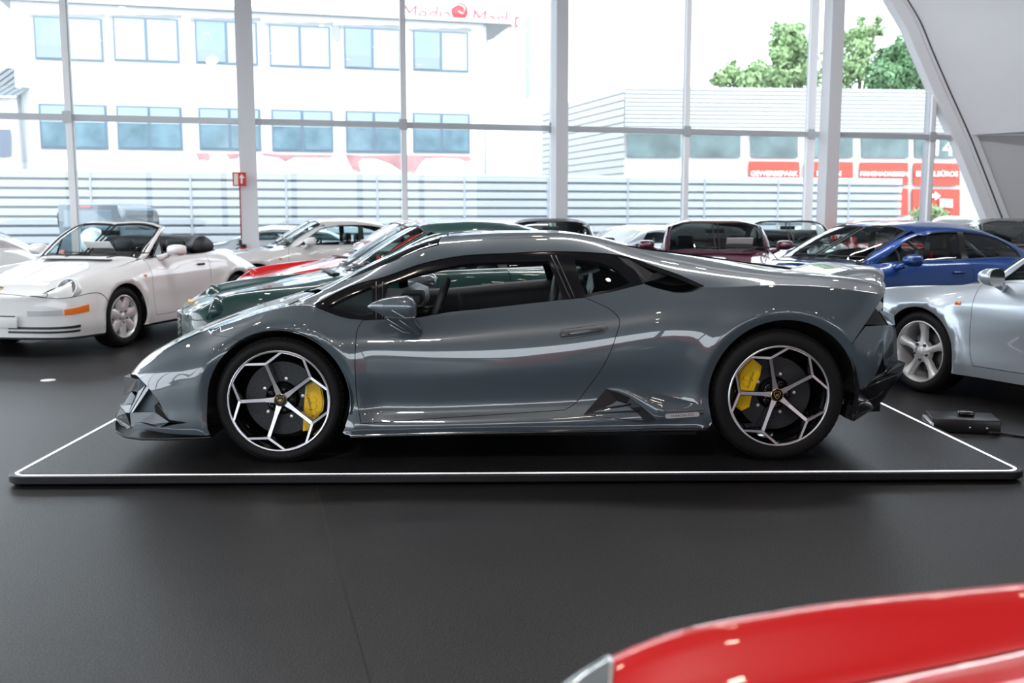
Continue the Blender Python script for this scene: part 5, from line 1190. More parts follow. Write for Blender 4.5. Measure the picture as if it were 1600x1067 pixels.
def car911(loc, phi, col, label, cat='car', kind='coupe', gen='classic', top=None, steer=0., style='seven', detail=1, sheet=False, name='coupe_car', mats=None, sz=1.0, plate=None, caged=False, group=None, lamp='round'):
    Lf = L911[gen]; root = empty(name, loc, phi, label, cat, group); root.scale = (1, 1, sz)
    both = (-1, 1); G = [col, M_VOID]; kx = gen+str(detail)
    q = dict(dx=.03, dv=.2, step=.022) if detail == 2 else dict(dx=.05, dv=.33, step=.03) if detail else dict(dx=.10, dv=.5, step=.06)
    k2 = 1.085 if gen == 'modern' else 1.
    rx = 2.272 if gen == 'classic' else 2.32; Rf, Rb = .350, .358
    af = Lf.xz(arc(0, .315, Rf, 195, -22, 22)); ar = Lf.xz(arc(rx, .315, Rb, 200, -20, 22))
    X = (lambda x: x) if gen == 'classic' else (lambda x: float(np.interp(x, [-.93, .40, .62, 1.05, 1.6, 3.32], [-.93, .29, .56, 1.06, 1.62, 3.40])))
    wx = lambda pts: [(X(a), b) for a, b in pts]
    # side with window and door cut out
    door_f = Lf.xz([(.50,.865),(.49,.70),(.50,.40),(.53,.28)], 0, 5.9); door_b = Lf.xz([(.53,.28),(1.2,.285),(1.62,.30)], 0, 3); door_r = Lf.xz([(1.62,.30),(1.66,.45),(1.68,.70),(1.66,.885)], 0, 5.9)
    belt = [(.50, 5.75), (1.1, 5.95), (1.66, 5.9)]
    win = [wx([(.60,6.12),(.75,6.62),(.92,6.88),(1.08,6.93)]), wx([(1.08,6.93),(1.5,6.93),(1.9,6.92),(2.2,6.85),(2.36,6.6)]), wx([(2.36,6.6),(2.40,6.3),(2.30,6.14)]), wx([(2.30,6.14),(1.8,6.08),(1.2,6.07),(.60,6.12)])]
    lo_f = [(-.30,.19)]
    if kind == 'coupe': topl = [[(3.30,6.0),(3.1,7.0),(2.72,7.6)] if False else [(3.30,5.6),(3.0,6.6),(2.66,7.15)], wx([(2.62,7.15),(2.3,7.12),(1.9,7.1),(1.4,7.1),(1.08,7.1),(.85,7.4),(.66,7.55)]) , wx([(.66,7.55),(.56,7.1),(.53,6.6),(.46,6.25)])]
    else: topl = [[(3.30,5.6),(3.0,6.3),(2.6,6.35),(2.2,6.2)], [(2.2,6.2),(1.8,6.05),(1.2,6.03),(.72,6.05)], wx([(.72,6.05),(.60,6.1),(.46,6.25)])]
    topl = [list(s_) for s_ in topl]
    for i in range(1, len(topl)): topl[i][0] = topl[i-1][-1]
    fr = [topl[-1][-1]]+[(X(.2) if gen == 'modern' else .2, 6.05), (-.2, 6.03), (-.6, 6.0), (-.84, 5.9)]
    seamF = [fr[-1], (-.85, 5.2), (-.86, 4.45)]; seamF2 = [(-.80, 4.05), (-.6, 3.7), (-.36, 3.15)]
    af2 = [p for p in af if p[0] > -.345 or p[1] > 1.5]
    # arch from the bumper seam over to the sill
    af2 = Lf.xz(arc(0, .315, Rf, 150, -22, 20)); seamF2 = [(-.86, 4.45), (-.80, 4.05), (-.5, 3.6), af2[0]]
    outer = [fr, seamF, seamF2, af2, [af2[-1], (.36, .0)], [(.36, .0), (1.2, 0.), (rx-.38, 0.)], [(rx-.38, 0.), ar[0]], ar, [ar[-1], (rx+.37, .0)], [(rx+.37, 0.), (3.0, .0), (3.28, 0.)], [(3.28, 0.), (3.31, 2.5), topl[0][0]]]+topl
    holes = [win] if kind == 'coupe' else []
    dlo = [door_f[::-1]]; 
    dr_top = [(x, v) for x, v in belt]
    holes.append([ [belt[0]]+door_f[1:], door_b, door_r[:-1]+[belt[-1]], belt[::-1] ])
    panel('body_side', Lf, outer, G, root, holes, side=both, key=kx+kind+'side', rim=.02, **q)
    panel('door', Lf, [[belt[0]]+door_f[1:], door_b, door_r[:-1]+[belt[-1]], belt[::-1]], G, root, gap=.004, rim=.015, side=both, both_obj=True, key=kx+kind+'door', **q)
    bump = [[(-.938, 8.999), (-.895, 8.999)], [(-.895, 8.999), (-.895, 6.0), (-.885, 5.0), (-.86, 4.45)], [(-.86, 4.45), (-.80, 4.05), (-.5, 3.6), af2[0]], Lf.xz(arc(0, .315, Rf, 150, 196, 6)), [Lf.xz(arc(0, .315, Rf, 150, 196, 6))[-1], (-.36, 0.)], [(-.36, 0.), (-.7, 0.), (-.938, 0.)], [(-.938, 0.), (-.938, 2.5), (-.938, 8.999)]]
    panel('front_bumper', Lf, bump, G, root, gap=.0, rim=.015, side=both, key=kx+'bump', **q)
    xw0 = X(.38); hood = [[(-.86, 4.45), (-.85, 5.2), (-.84, 5.9), (-.6, 6.0), (-.2, 6.05), (X(.2) if gen == 'modern' else .2, 6.07), (X(.44), 6.3)], [(X(.44), 6.3), (X(.50), 7.0), (X(.44), 8.0), (X(.40), 8.999)], [(X(.40), 8.999), (-.892, 8.999)], [(-.892, 8.999), (-.892, 6.0), (-.882, 5.0), (-.86, 4.45)]]
    panel('bonnet', Lf, hood, G, root, gap=.003, rim=.015, side=both, key=kx+'hood', **q)
    wsc = [wx([(.50,7.0),(.56,7.35),(.70,7.75),(.88,7.75),(1.02,7.85)]), wx([(1.02,7.85),(1.0,8.3),(.985,8.999)]), wx([(.985,8.999),(.42,8.999)]), wx([(.42,8.999),(.46,8.0),(.50,7.0)])]
    # windscreen glass with a dark rubber rim
    wso = [wx([(.46,6.6),(.53,7.05),(.66,7.55),(.86,7.5),(1.06,7.6)]), wx([(1.06,7.6),(1.05,8.2),(1.03,8.999)]), wx([(1.03,8.999),(.385,8.999)]), wx([(.385,8.999),(.43,8.0),(.46,6.6)])]
    panel('windscreen_frame', Lf, wso, [col], root, [wsc], gap=0, rim=.012, off=.0005, side=both, key=kx+'wsf', **q)
    panel('windscreen', Lf, wsc, [M_GLS], root, gap=-.004, rim=0, side=both, key=kx+'ws', **q)
    m = MB(); wl = loopc(wsc[:3], .06)[:-1]; wl = [p for p in wl if p[1] < 8.98]; P = [Lf.S(*p)[0] for p in wl]
    lp_ = [tuple(p) for p in P]+[(p[0], -p[1], p[2]) for p in P[::-1]]
    bl_ = [(X(.42)+(X(.50)-X(.42))*(abs(t)**1.6), None) for t in (0,)]
    base_ = [Lf.S(X(a), b)[0] for a, b in ((.42, 8.99), (.425, 8.5), (.46, 8.0), (.50, 7.0))]
    lp_ = [tuple(p) for p in base_]+[tuple(p) for p in P]+[(p[0], -p[1], p[2]) for p in P[::-1]]+[(p[0], -p[1], p[2]) for p in base_[::-1]]
    m.tube(lp_, .009, 0, 6, closed=True); m.build('windscreen_seal', [M_BLK], root)
    if kind == 'coupe':
        rf = [wx([(1.06,7.62),(1.08,7.12),(1.4,7.1),(1.9,7.12)]), [wx([(1.9,7.12)])[0]]+wx([(2.0,7.5),(1.98,8.999)]), wx([(1.98,8.999),(1.03,8.999)]), wx([(1.03,8.999),(1.05,8.2),(1.06,7.62)])]
        panel('roof', Lf, rf, [top or col, M_VOID], root, gap=.001, rim=.015, side=both, key=kx+'roof', **q)
        rw = [wx([(2.02,8.999),(2.03,7.6),(2.2,7.25)]), wx([(2.2,7.25),(2.4,7.3),(2.57,7.7),(2.62,8.999)]), wx([(2.62,8.999),(2.02,8.999)])]
        ro = [wx([(1.98,8.999),(2.0,7.5),(1.9,7.12)]), wx([(1.9,7.12),(2.3,7.12),(2.62,7.16)]), [wx([(2.62,7.16)])[0], wx([(2.68,8.999)])[0]], wx([(2.68,8.999),(1.98,8.999)])]
        panel('rear_surround', Lf, ro, G, root, [rw], gap=0, rim=.01, side=both, key=kx+'rs', **q)
        panel('rear_window', Lf, rw, [M_GLS], root, gap=0, rim=0, side=both, key=kx+'rw', **q)
        el = [[wx([(2.62,7.16)])[0], (2.9, 6.8), (3.29, 5.7)], [(3.29, 5.7), (3.31, 8.999)], [(3.31, 8.999), wx([(2.68,8.999)])[0]], [wx([(2.68,8.999)])[0], wx([(2.62,7.16)])[0]]]
        panel('engine_lid', Lf, el, G, root, gap=.002, rim=.015, side=both, key=kx+'el', **q)
        # side glass, pillar strip
        g1 = [wx([(.62,6.14),(.77,6.62),(.93,6.86),(1.08,6.90)]), wx([(1.08,6.90),(1.58,6.90)]), wx([(1.58,6.90),(1.60,6.10)]), wx([(1.60,6.10),(1.2,6.1),(.62,6.14)])]
        g2 = [wx([(1.66,6.90),(1.9,6.89),(2.2,6.82),(2.34,6.6)]), wx([(2.34,6.6),(2.37,6.3),(2.28,6.17)]), wx([(2.28,6.17),(1.68,6.10)]), wx([(1.68,6.10),(1.66,6.90)])]
        panel('window_seal', Lf, win, [M_BLK], root, [g1, g2], gap=0, rim=.012, off=-.004, side=both, key=kx+'seal', **q)
        for nm, g in (('door_window', g1), ('quarter_window', g2)): panel(nm, Lf, g, [M_GLS], root, gap=0, rim=0, off=-.007, side=both, both_obj=True, key=kx+nm, **q)
    else:
        # screen frame top, rear deck, folded hood
        tb = [wx([(1.02,7.62),(1.0,8.2),(.985,8.999)]), wx([(.985,8.999),(1.05,8.999)]), wx([(1.05,8.999),(1.08,8.2),(1.10,7.55)]), wx([(1.10,7.55),(1.02,7.62)])]
        panel('screen_header', Lf, tb, G, root, gap=0, rim=.02, side=both, **q)
        for sg in both:
            P = [Lf.S(X(a), b)[0]*np.array([1, sg, 1]) for a, b in ((.50, 6.4), (.60, 6.95), (.75, 7.3), (.92, 7.45), (1.06, 7.6))]
            MB().tube([tuple(p) for p in P], [.03, .024, .022, .022, .026], 0, 8).build('screen_pillar', [col], root)
            P = [(.66, sg*.685, .90), (.84, sg*.645, 1.06), (.90, sg*.62, 1.13)]
            MB().tube(P, .012, 0, 6).tube([(.86, sg*.69, .90), (.90, sg*.62, 1.13)], .012, 0, 6).build('quarterlight_frame', [M_BLK], root)
            m = MB(); m.add([(.66, sg*.685, .90), (.86, sg*.69, .90), (.90, sg*.62, 1.13)], [(0, 1, 2)]); m.build('quarterlight_glass', [M_GLS], root, fix=False)
        m = MB(); rows = []
        for x, z, w in ((2.1,.905,.66),(2.4,.875,.62),(2.7,.80,.58),(3.0,.70,.52),(3.2,.60,.42)):
            rows.append([(x, w*math.sin(a*PI/2), z+.07*math.cos(a*PI/2)**.8) for a in np.linspace(-1, 1, 15)])
        m.grid(rows, 0); m.build('rear_deck', [col], root, fix=False)
        # folded hood: a low bulging bundle with creases
        m = MB(); P = []
        for i in range(15):
            t = -1+2*i/14; y = .62*t; dx_ = -.55*abs(t)**3
            ring = []
            for k in range(14):
                a = 2*PI*k/14; rr = 1+.07*math.sin(3*a+4*t)
                ring.append((2.14+dx_*.6+.31*rr*math.cos(a)*(1-.25*abs(t)), y, .995+(.13-.02*abs(t))*rr*math.sin(a)))
            P.append(ring)
        m.grid(P, 0, closed_v=True); b = len(m.v); m.f += [[b-14+i for i in range(14)], [b-14*15+i for i in range(14)]]; m.m += [0, 0]; m.sm += [True, True]
        m.build('folded_hood', [M_LEA], root)
    # interior: tub, dashboard, seats, steering wheel, mirror
    m = MB(); m.box((.5, -.68, .16), (2.3, .68, .2)); m.box((.36, -.68, .2), (.42, .68, .78)); m.box((2.2, -.62, .2), (2.26, .62, .84)); m.box((.55, -.71, .2), (2.2, -.69, .82)); m.box((.55, .69, .2), (2.2, .71, .82)); m.build('cabin_tub', [M_BLK], root)
    m = MB(); rows = [[(X(.42), y, .84), (.66, y, .90-.0*abs(y)), (.80, y, .90), (.86, y, .86), (.86, y, .70)] for y in np.linspace(-.66, .66, 9)]; m.grid(rows, 0); m.build('dashboard', [M_LEA], root)
    for y in (-.35, .35):
        m = MB(); m.box((1.12, y-.24, .25), (1.60, y+.24, .42), bev=.05); m.box((1.54, y-.23, .36), (1.70, y+.23, .93), bev=.06); m.box((1.60, y-.12, .93), (1.70, y+.12, 1.08), bev=.04)
        m.build('seat', [M_LEA if not caged else M_BLK], root)
    m = MB(); ring = [(1.0+math.sin(a)*.06, -.35+.19*math.cos(a), .84+.17*math.sin(a)) for a in np.linspace(0, 2*PI, 25)[:-1]]; m.tube(ring, .014, 0, 6, closed=True); m.tube([(1.0,-.54,.84),(.96,-.35,.84),(1.0,-.16,.84)], .02, 0, 6); m.build('steering_wheel', [M_LEA], root)
    MB().box((X(.90), -.12, 1.13), (X(.90)+.03, .12, 1.19), bev=.01).build('rear_view_mirror', [M_BLK], root)
    if sheet:
        m = MB(); M = Matrix.Translation((X(.56), -.12 if sheet == 1 else -.28, .99)) @ Matrix.Rotation(R(48), 4, 'Y'); m.box((-.115, -.165, -.002), (.115, .165, .002), M=M); so = m.build('price_sheet', [M_PAPER], root)
        m = MB()
        for i in range(6): m.box((-.07+i*.022, -.10, .0025), (-.064+i*.022, .10-.03*(i % 2), .003), M=M)
        m.build('print_lines', [pbr('print_grey', (.3, .3, .32), .6)], so)
    if caged:
        bar_m = pbr('cage_grey', (.22, .23, .25), .35, .6); m = MB()
        m.tube([(1.78,-.60,.2),(1.80,-.58,.9),(1.82,-.48,1.18),(1.82,.48,1.18),(1.80,.58,.9),(1.78,.60,.2)], .02, 0, 8); m.tube([(1.82,-.42,1.15),(1.79,.5,.6)], .02, 0, 8); m.tube([(1.82,-.45,1.15),(2.5,-.45,.7)], .02, 0, 8); m.tube([(1.82,.45,1.15),(2.5,.45,.7)], .02, 0, 8)
        m.build('roll_cage', [bar_m], root)
        m = MB(); m.box((1.50,-.60,.45),(1.68,-.14,1.02), bev=.07); m.box((1.58,-.52,.95),(1.68,-.22,1.16), bev=.05); s0 = m.build('bucket_seat', [M_BLK], root)
        MB().box((1.488,-.40,1.0),(1.50,-.34,1.08), bev=.003).build('seat_emblem', [M_WHT], s0)
        m = MB(); m.tube([(1.49,-.44,1.0),(1.46,-.45,.8),(1.4,-.44,.6)], .025, 0, 6); m.tube([(1.49,-.30,1.0),(1.46,-.29,.8),(1.4,-.30,.6)], .025, 0, 6); m.build('red_harness', [pbr('belt_red', (.5,.02,.03), .6)], root)
    # wheels and housings
    fw = .80*k2-.005; rw_ = .815*k2-.0
    for sg in both:
        road_wheel(root, 0, fw-.02, sg, style, steer, detail=bool(detail)); road_wheel(root, rx, rw_-.02, sg, style, detail=bool(detail))
        for cx, Ro, fa in ((0, Rf+.012, fw), (rx, Rb+.012, rw_)):
            m = MB(); P = []
            for k in range(25):
                a = PI*1.14*k/24-.07*PI; P.append([(cx+Ro*math.cos(a), sg*(fa-.03), .315+Ro*math.sin(a)), (cx+Ro*math.cos(a), sg*.48, .315+Ro*math.sin(a)), (cx, sg*.46, .315)])
            m.grid(P, 0); m.build('wheel_housing', [M_VOID], root, fix=False)
    m = MB(); m.box((-.80, -.46, .17), (3.1, .46, .2)); m.box((.40, -.72, .17), (1.88, .72, .2)); m.build('underbody', [M_VOID], root)
    # door mirrors
    for sg in both:
        m = MB(); P = []
        mod_ = style == 'five' or gen == 'modern'
        sil = style == 'five' and gen == 'classic'; xm, zm = (.75 if sil else .80, .975 if style != 'five' else .935 if gen == 'classic' else .925); ym = .90*k2*(.985)+(.03 if sil else 0)
        for x_, s_ in ((-.09, .25), (-.07, .62), (-.02, .92), (.03, 1.0), (.055, .97)):
            P.append([(xm+x_, sg*(ym+.105*(.70 if sil else .85 if mod_ else 1)*s_*math.copysign(abs(math.cos(a))**(.8 if mod_ else .6), math.cos(a))), zm+.062*s_*math.copysign(abs(math.sin(a))**(.8 if mod_ else .6), math.sin(a))) for a in np.linspace(0, 2*PI, 19)[:-1]])
        m.grid(P, 0, closed_v=True); b = len(m.v); m.f.append([b-18+i for i in range(18)]); m.m.append(1); m.sm.append(False); m.f.append([b-18*5+i for i in range(18)]); m.m.append(0); m.sm.append(True)
        m.tube([(xm-.01, sg*(ym-.08), zm-.05), (xm-.06, sg*.70*k2, zm-.09)], [.028, .035], 0, 8)
        m.build('door_mirror', [col, M_CHR], root)
        if detail:
            p = Lf.S(1.50, Lf.inv(1.50, .79))[0]; MB().box((1.42, -.012, -.012), (1.56, .012, .014), bev=.008).build('door_handle', [M_BLK if kind == 'cabrio' else col], root, loc=(0, sg*(p[1]+.012), p[2]))
            p = Lf.S(.36, Lf.inv(.36, .72))[0]; MB().box((.34, -.004, -.012), (.39, .006, .012), bev=.003).build('side_repeater', [M_ORG], root, loc=(0, sg*(p[1]+.001), .72))
    # lamps
    for sg in both:
        T = Matrix.Translation((-.69, sg*.632, .648)) @ Matrix.Rotation(R(26), 4, 'Y') @ Matrix.Rotation(R(sg*-10 if False else 0), 4, 'Z')
        if gen == 'modern': T = Matrix.Translation((-.74, sg*.645, .64)) @ Matrix.Rotation(R(40), 4, 'Y')
        if lamp == 'flush':
            seg = [[(-.885, 3.9), (-.80, 3.9), (-.70, 4.4)], [(-.70, 4.4), (-.655, 5.0), (-.665, 5.75)], [(-.665, 5.75), (-.76, 5.7), (-.86, 5.4)], [(-.86, 5.4), (-.90, 4.6), (-.885, 3.9)]]
            ho = panel('headlamp', Lf, seg, [pbr('lamp_grey_glass', (.26, .29, .30), .12, .4, 1.), M_CHR], root, off=.004, rim=.006, side=(sg,), dx=.02, dv=.1, step=.012)
            lp = loopc(seg, .02); MB().tube([tuple(Lf.S(a_, b_)[0]*np.array([1, sg, 1])) for a_, b_ in lp], .004, 0, 6, closed=True).build('lamp_rim', [M_ALU], ho)
            MB().tube([tuple((Lf.S(a_, b_)[0]+np.array([0, .004, .006]))*np.array([1, sg, 1])) for a_, b_ in ((-.87, 4.6), (-.80, 5.0), (-.72, 5.4))], .012, 0, 8).build('lamp_strip', [M_LENS if False else M_CHR], ho)
            continue
        h = MB(); h.lathe([(.098,.16),(.118,.05),(.119,.0),(.113,-.010),(.100,-.008),(.100,.01)], axis='X', n=40, M=T); ho = h.build('headlamp', [col], root, sharp=50)
        c = MB(); c.lathe([(.099,.0),(.07,.05),(.03,.07),(.0001,.072)], axis='X', n=32, M=T); c.build('reflector', [M_CHR], ho)
        c = MB(); c.lathe([(.0001,-.028),(.05,-.022),(.085,-.006),(.100,.0)], axis='X', n=32, M=T); c.build('headlamp_glass', [M_LENS], ho)
        # indicator and fog lamp in the bumper corner
        for nm, x0, x1, mt in (('indicator', -.80, -.57, M_ORG), ('fog_lamp', -.90, -.81, pbr('fog_glass', (.55,.56,.57), .1, .3, 1.))):
            seg = [[(x0, 2.15), (x1, 2.15)], [(x1, 2.15), (x1, 2.75)], [(x1, 2.75), (x0, 2.75)], [(x0, 2.75), (x0, 2.15)]]
            panel(nm, Lf, seg, [mt], root, off=.004, rim=.006, side=(sg,), key=kx+nm+str(sg), dx=.03, dv=.3, step=.02)
        seg = [[(3.12, 3.2), (3.27, 3.2)], [(3.27, 3.2), (3.27, 4.3)], [(3.27, 4.3), (3.12, 4.3)], [(3.12, 4.3), (3.12, 3.2)]]
        panel('tail_lamp', Lf, seg, [M_REDL], root, off=.004, rim=.006, side=(sg,), key=kx+'tl'+str(sg), **q)
    if detail:
        for iv, (va, vb) in enumerate(((.45, .68), (.88, 1.12))):
            seg = [[(-.925, va), (-.86, va)], [(-.86, va), (-.68, va+.1)], [(-.68, va+.1), (-.68, vb+.1)], [(-.68, vb+.1), (-.86, vb), (-.925, vb)], [(-.925, vb), (-.925, va)]]
            panel('lower_vent', Lf, seg, [M_BLK], root, off=.003, rim=.003, side=both, key=kx+'lv%d' % iv, dx=.03, dv=.3)
        sm = crpath([(-.86, 4.45), (-.80, 4.05), (-.5, 3.6), af2[0]], .05); sm = [(-.895, 8.99), (-.895, 7.5), (-.895, 6.0), (-.885, 5.0)]+[tuple(p) for p in sm]
        P = [Lf.S(*p)[0] for p in sm]; MB().tube([(p[0], -p[1], p[2]) for p in P[::-1]]+[tuple(p) for p in P[1:]], .0035, 0, 6).build('bumper_seam', [M_BLK], root)
        # lower black lip, bumper rubbing line, wiper arms, crest
        m = MB(); P = []
        for x, w in ((-.935,0),(-.925,.28),(-.90,.44),(-.82,.655),(-.74,.73),(-.6,.77),(-.37,.80)): P.append((x, w))
        ring = [[(x, -w, .19), (x-.004, -w-.004, .17), (x+.02, -w+.03, .165), (x+.02, w-.03, .165), (x-.004, w+.004, .17), (x, w, .19)] for x, w in P]; m.grid(ring, 0); m.build('front_lip', [M_BLK], root, fix=False)
        for y0 in (-.30, .22):
            b0 = np.array([X(.40), y0, .905]); m = MB(); m.tube([tuple(b0), (X(.47), y0-.18, .952), (X(.53), y0-.40, .955)], .007, 0, 5); m.tube([(X(.46), y0+.06, .956), (X(.53), y0-.46, .955)], .006, 0, 5); m.build('wiper', [M_BLK], root)
        m = MB(); m.prism([(-.022, .028), (.022, .028), (.022, 0), (0, -.03), (-.022, 0)], .004, axis='Z'); m.build('bonnet_crest', [GOLD], root, loc=(-.82, 0, .66), rot=(0, R(-28), PI/2))
        m = MB(); m.box((X(.27), -.42, .880), (X(.33), .42, .892)); m.build('cowl_vent', [M_BLK], root, rot=None)
    if plate:
        po = MB().box((-.955, -.26, .285), (-.938, .26, .395), bev=.004).build('number_plate', [M_WHT], root)
        text_mesh('plate_text', plate, .075, M_BLK, po, Matrix.Translation((-.957, 0, .34)) @ Matrix.Rotation(-PI/2, 4, 'Z') @ Matrix.Rotation(PI/2, 4, 'X'), .0005)
        MB().box((-.957, -.25, .39), (-.952, .25, .402)).build('plate_frame', [M_BLK], root)
    return root
P_WHITE = paint('ivory_white', (.80, .80, .80)); P_SILV = pbr('paint_polar_silver', (.50, .56, .62), .3, .55, 1.0, croug=.02); P_BLUE = pbr('paint_royal_blue', (.006, .055, .25), .35, .35, 1.0, croug=.02)
P_GREEN = paint('racing_green', (.001, .042, .040)); P_RED = paint('signal_red', (.60, .003, .005)); P_BURG = paint('burgundy', (.085, .008, .03)); P_BLACK = paint('deep_black', (.012, .013, .018))
P_ROSE = paint('pearl_rose', (.62, .55, .56)); P_DKBL = paint('slate_blue', (.10, .14, .19)); P_SIL2 = pbr('paint_light_silver', (.55, .58, .62), .35, .5, 1.)
def cars():
    car911((-4.56, 10.545, 0), R(75), P_WHITE, 'ivory white cabriolet with folded black hood, amber indicators and a white sheet behind its windscreen', kind='cabrio', style='seven', sheet=1, name='cabriolet_car', plate='land')
    car911((3.98, 7.80, 0), R(-68), P_SILV, 'silver coupe at the right edge showing its front wing, chrome mirror and five-spoke wheel', style='five', name='coupe_car')
    car911((2.97, 10.18, 0), R(18), P_BLUE, 'royal blue coupe with a racing bucket seat and roll cage behind the grey supercar tail', gen='modern', style='five', caged=True)
    car911((-1.68, 8.42, 0), R(17), P_GREEN, 'dark green coupe directly behind the grey supercar bonnet and windows', style='seven')
    car911((2.78, 12.15, 0), R(82), P_BURG, 'burgundy coupe facing the camera with a white sheet behind its windscreen', sheet=2)
    car911((-1.93, 11.30, 0), R(28), P_RED, 'red coupe with black roof between the dark green coupe and the white coupe', top=P_BLACK, sheet=1)
    car911((-3.77, 15.40, 0), R(22), P_WHITE, 'white coupe by the glass right of the fire extinguisher, a card behind its windscreen', sheet=1)
    car911((.86, 14.50, 0), R(88), P_BLACK, 'black soft-top car facing the camera, above the grey supercar roof', top=M_LEA)
    car911((4.74, 15.5, 0), R(83), P_BLACK, 'black open car just right of the burgundy coupe', kind='cabrio', name='cabriolet_car')
    car911((6.5, 15.7, 0), R(82), P_RED, 'red coupe facing the camera, seen over and through the royal blue coupe')
    car911((-9.85, 14.75, 0), R(12), P_ROSE, 'pearl rose coupe at the far left edge showing its sloping rear')
    car911((-7.5, 11.0, 0), R(72), P_WHITE, 'white cabriolet with dark folded hood cut off by the left picture edge', kind='cabrio', name='cabriolet_car')
    car911((8.35, 15.1, 0), R(80), P_BLACK, 'black coupe at the far right edge beyond the royal blue coupe')
    car911((.82, .70, -.006), R(0), P_RED, 'glossy red car in the near right foreground, only its front wing and headlamp in view', detail=2, name='sports_car', style='five', lamp='flush')
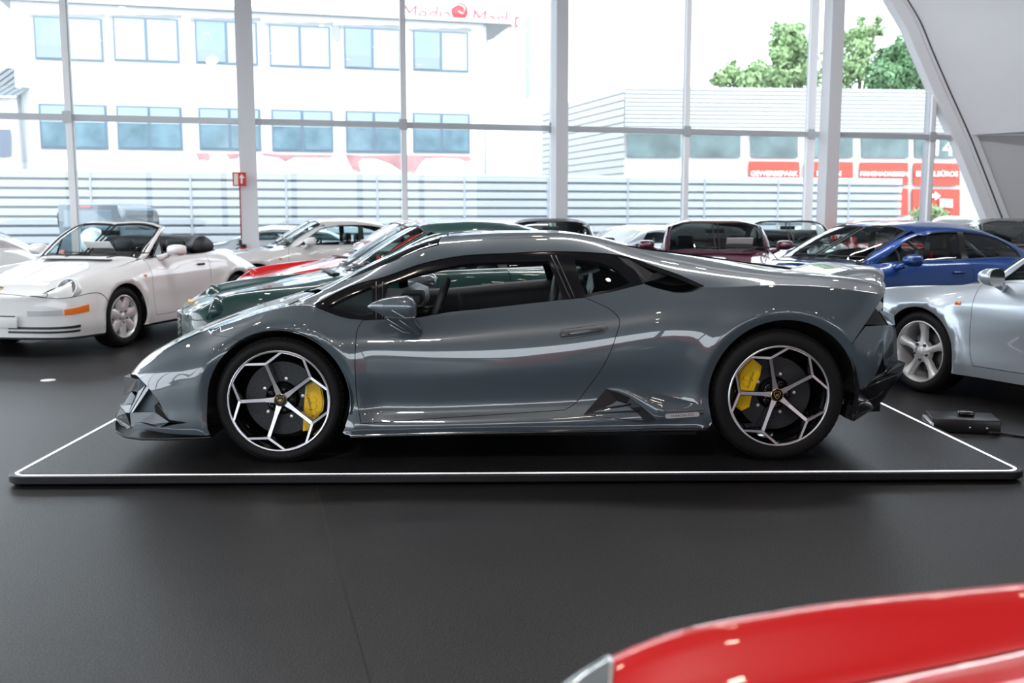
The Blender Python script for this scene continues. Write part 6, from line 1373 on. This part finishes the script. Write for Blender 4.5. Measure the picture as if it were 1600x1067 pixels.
# ================================================================== parked outside
def hatch(loc, phi, col, label, L=4.4, W=1.78, H=1.48, kind='hatch', name='hatchback_car'):
    """modern car: lofted shell with glasshouse, windows, wheels; nose towards -x"""
    root = empty(name, loc, phi, label, 'car'); hw = W/2; x0, x1 = -.9, L-.9
    if kind == 'van': # boxy off-roader
        prof = [(x0, .95), (x0+.1, 1.08), (x0+1.1, 1.15), (x0+1.25, 1.22), (x0+1.5, H-.08), (x0+1.7, H), (x1-.1, H), (x1, H-.06)]
    else:
        prof = [(x0, .55), (x0+.1, .74), (x0+.6, .90), (x0+1.15, .99), (x0+1.9, H-.06), (x0+2.3, H), (x0+3.1, H-.02), (x1-.55, H-.14), (x1-.15, 1.05), (x1-.03, .92), (x1, .7)]
    px_, pz = zip(*prof); tp = lambda x: float(np.interp(x, px_, pz))
    xs = sorted(set([x0, x0+.03, x0+.08, x0+.16, x0+.3]+list(np.linspace(x0+.45, x1-.3, 22))+[x1-.16, x1-.08, x1-.03, x1]))
    rows = [[] for _ in range(8)]; box = kind == 'van'
    for x in xs:
        e = min(x-x0, x1-x); k = (1-max(0, 1-e/.45)**2.6)**.5 if not box else (.93+.07*min(1, e/.1)); k = max(k, .25)
        zt = tp(x); zb = min(zt-.05, 1.0 if not box else 1.12); gl = max(0, zt-zb)
        tw = hw*k*(1-.30*min(1, gl/.45)) if not box else hw*k*.95
        for i, (w, z) in enumerate(((hw*k*.94, .22), (hw*k, .38), (hw*k, .62), (hw*k*.985, (zb+.62)/2), (hw*k*.955, zb), (tw, zb+gl*.86), (tw*.72, zt-.012), (0, zt))): rows[i].append((x, w, z))
    Lf = Loft(rows, sig=.03, vs=.16); both = (-1, 1); q = dict(dx=.09, dv=.45, step=.05)
    sw0, sw1 = (x0+1.45, x1-.25) if not box else (x0+1.35, x1-.2)
    wins = [[(sw0+.1, 4.15), (sw0+.55 if not box else sw0+.15, 4.85)], [(sw0+.55 if not box else sw0+.15, 4.85), (sw1-.35 if not box else sw1-.05, 4.85)], [(sw1-.35 if not box else sw1-.05, 4.85), (sw1-.05, 4.2)], [(sw1-.05, 4.2), (sw0+.1, 4.15)]]
    ar = []
    for cx in (0, L-1.75): ar.append(Lf.xz(arc(cx, .32, .36, 200, -20, 14)))
    outer = [[(x0+.005, 0), (-.36, 0)], [(-.36, 0), ar[0][0]], ar[0], [ar[0][-1], (.36, 0)], [(.36, 0), (L-2.12, 0)], [(L-2.12, 0), ar[1][0]], ar[1], [ar[1][-1], (L-1.38, 0)], [(L-1.38, 0), (x1-.005, 0)], [(x1-.005, 0), (x1-.005, 5.0)], [(x1-.005, 5.0), (x0+.005, 5.0)], [(x0+.005, 5.0), (x0+.005, 0)]]
    panel('body_side', Lf, outer, [col, M_VOID], root, [wins], side=both, rim=.02, **q)
    panel('side_window', Lf, wins, [M_TGL], root, side=both, both_obj=True, rim=0, off=-.004, **q)
    ws = [[(x0+1.22, 5.1), (x0+1.85, 5.1)], [(x0+1.85, 5.1), (x0+1.85, 6.999)], [(x0+1.85, 6.999), (x0+1.22, 6.999)], [(x0+1.22, 6.999), (x0+1.22, 5.1)]] if not box else [[(x0+1.22, 5.1), (x0+1.48, 5.1)], [(x0+1.48, 5.1), (x0+1.48, 6.999)], [(x0+1.48, 6.999), (x0+1.22, 6.999)], [(x0+1.22, 6.999), (x0+1.22, 5.1)]]
    rw = [[(x1-.5, 5.1), (x1-.17, 5.1)], [(x1-.17, 5.1), (x1-.17, 6.999)], [(x1-.17, 6.999), (x1-.5, 6.999)], [(x1-.5, 6.999), (x1-.5, 5.1)]]
    panel('roof', Lf, [[(x0+.01, 5.0), (x1-.01, 5.0)], [(x1-.01, 5.0), (x1-.01, 6.999)], [(x1-.01, 6.999), (x0+.01, 6.999)], [(x0+.01, 6.999), (x0+.01, 5.0)]], [col, M_VOID], root, [ws]+([] if box else [rw]), side=both, rim=.02, **q)
    panel('windscreen', Lf, ws, [M_TGL], root, side=both, rim=0, **q)
    if box:
        m = MB(); m.box((x1-.02, -hw*.90, .4), (x1+.03, hw*.90, H-.04), bev=.03); m.build('tailgate', [col], root)
        m = MB(); m.box((x1+.03, -hw*.72, 1.10), (x1+.045, hw*.72, H-.20), bev=.01); m.build('rear_window', [pbr('van_glass', (.10, .17, .22), .1, coat=1)], root)
        m = MB(); m.lathe([(.0001,.19),(.28,.19),(.36,.15),(.37,.05),(.33,.0)], axis='X', n=32, M=Matrix.Translation((x1+.03, .15, .98))); m.build('spare_wheel', [pbr('spare_cover', (.6, .63, .66), .3, .4)], root)
        MB().box((x1+.045, -.35, H-.13), (x1+.06, .1, H-.08)).build('brake_light', [M_REDL], root)
        for y in (-.78, .78): MB().box((x1+.03, y*hw*1.06-.06, .55), (x1+.05, y*hw*1.06+.06, .75)).build('tail_lamp', [M_REDL], root)
    else:
        panel('rear_window', Lf, rw, [M_TGL], root, side=both, rim=0, **q)
        for sg in both:
            for nm, xa, xb, mt in (('headlamp', x0+.05, x0+.35, pbr('fog_glass', (.5, .5, .5), .1)), ('tail_lamp', x1-.25, x1-.04, M_REDL)):
                panel(nm, Lf, [[(xa, 2.3), (xb, 2.3)], [(xb, 2.3), (xb, 3.3)], [(xb, 3.3), (xa, 3.3)], [(xa, 3.3), (xa, 2.3)]], [mt], root, side=(sg,), off=.004, rim=.004, **q)
    for sg in both:
        for cx in (0, L-1.75): road_wheel(root, cx, hw-.03, sg, 'five', detail=False)
        MB().box((x0+1.5, -.09, -.06), (x0+1.58, .09, .06), bev=.02).build('door_mirror', [M_BLK], root, loc=(0, sg*(hw+.06), 1.02))
    m = MB(); m.box((x0+.2, -hw*.55, .2), (x1-.2, hw*.55, .28)); m.box((x0+1.3, -hw*.8, .3), (x1-.4, hw*.8, .82)); m.build('underbody', [M_VOID], root)
    return root
def outside_cars():
    g = -.30
    def at(px, Y): return (px-770)/1556*Y
    hatch((at(146, 27)+.1, 30.4, g), R(-91), pbr('paint_grey_green', (.07, .10, .13), .35, .2, .8), 'boxy grey off-road vehicle outside the glass, seen from behind above the ivory cabriolet', L=4.3, W=1.76, H=2.0, kind='van', name='offroad_car')
    hatch((at(352, 26), 25.5, g), R(10), P_SIL2, 'silver-grey estate parked outside, seen either side of the left column', H=1.42, L=4.3)
    hatch((at(790, 25)-1.6, 28.0, g), R(8), P_SIL2, 'pale silver car outside above the supercar roof, left of the thick middle column', H=1.52)
    hatch((at(935, 21)-.2, 21.4, g), R(32), P_SIL2, 'light silver car outside beyond the black soft-top car', H=1.46, L=4.2)
    hatch((at(1010, 26)+.2, 26.0, g), R(40), P_DKBL, 'dark blue car outside to the left of the burgundy coupe', H=1.50)
    hatch((at(1245, 24), 23.6, g), R(55), P_SIL2, 'silver car outside between the two right columns', H=1.42)
    hatch((at(1330, 27), 27.5, g), R(20), P_DKBL, 'slate blue car outside behind the red coupe roof', H=1.48)
    hatch((at(1500, 31)-.6, 30.0, g), R(64), P_WHITE, 'white sport utility car outside beside the green bush', H=1.65, L=4.5)
build_supercar()
cars()
outside_cars()
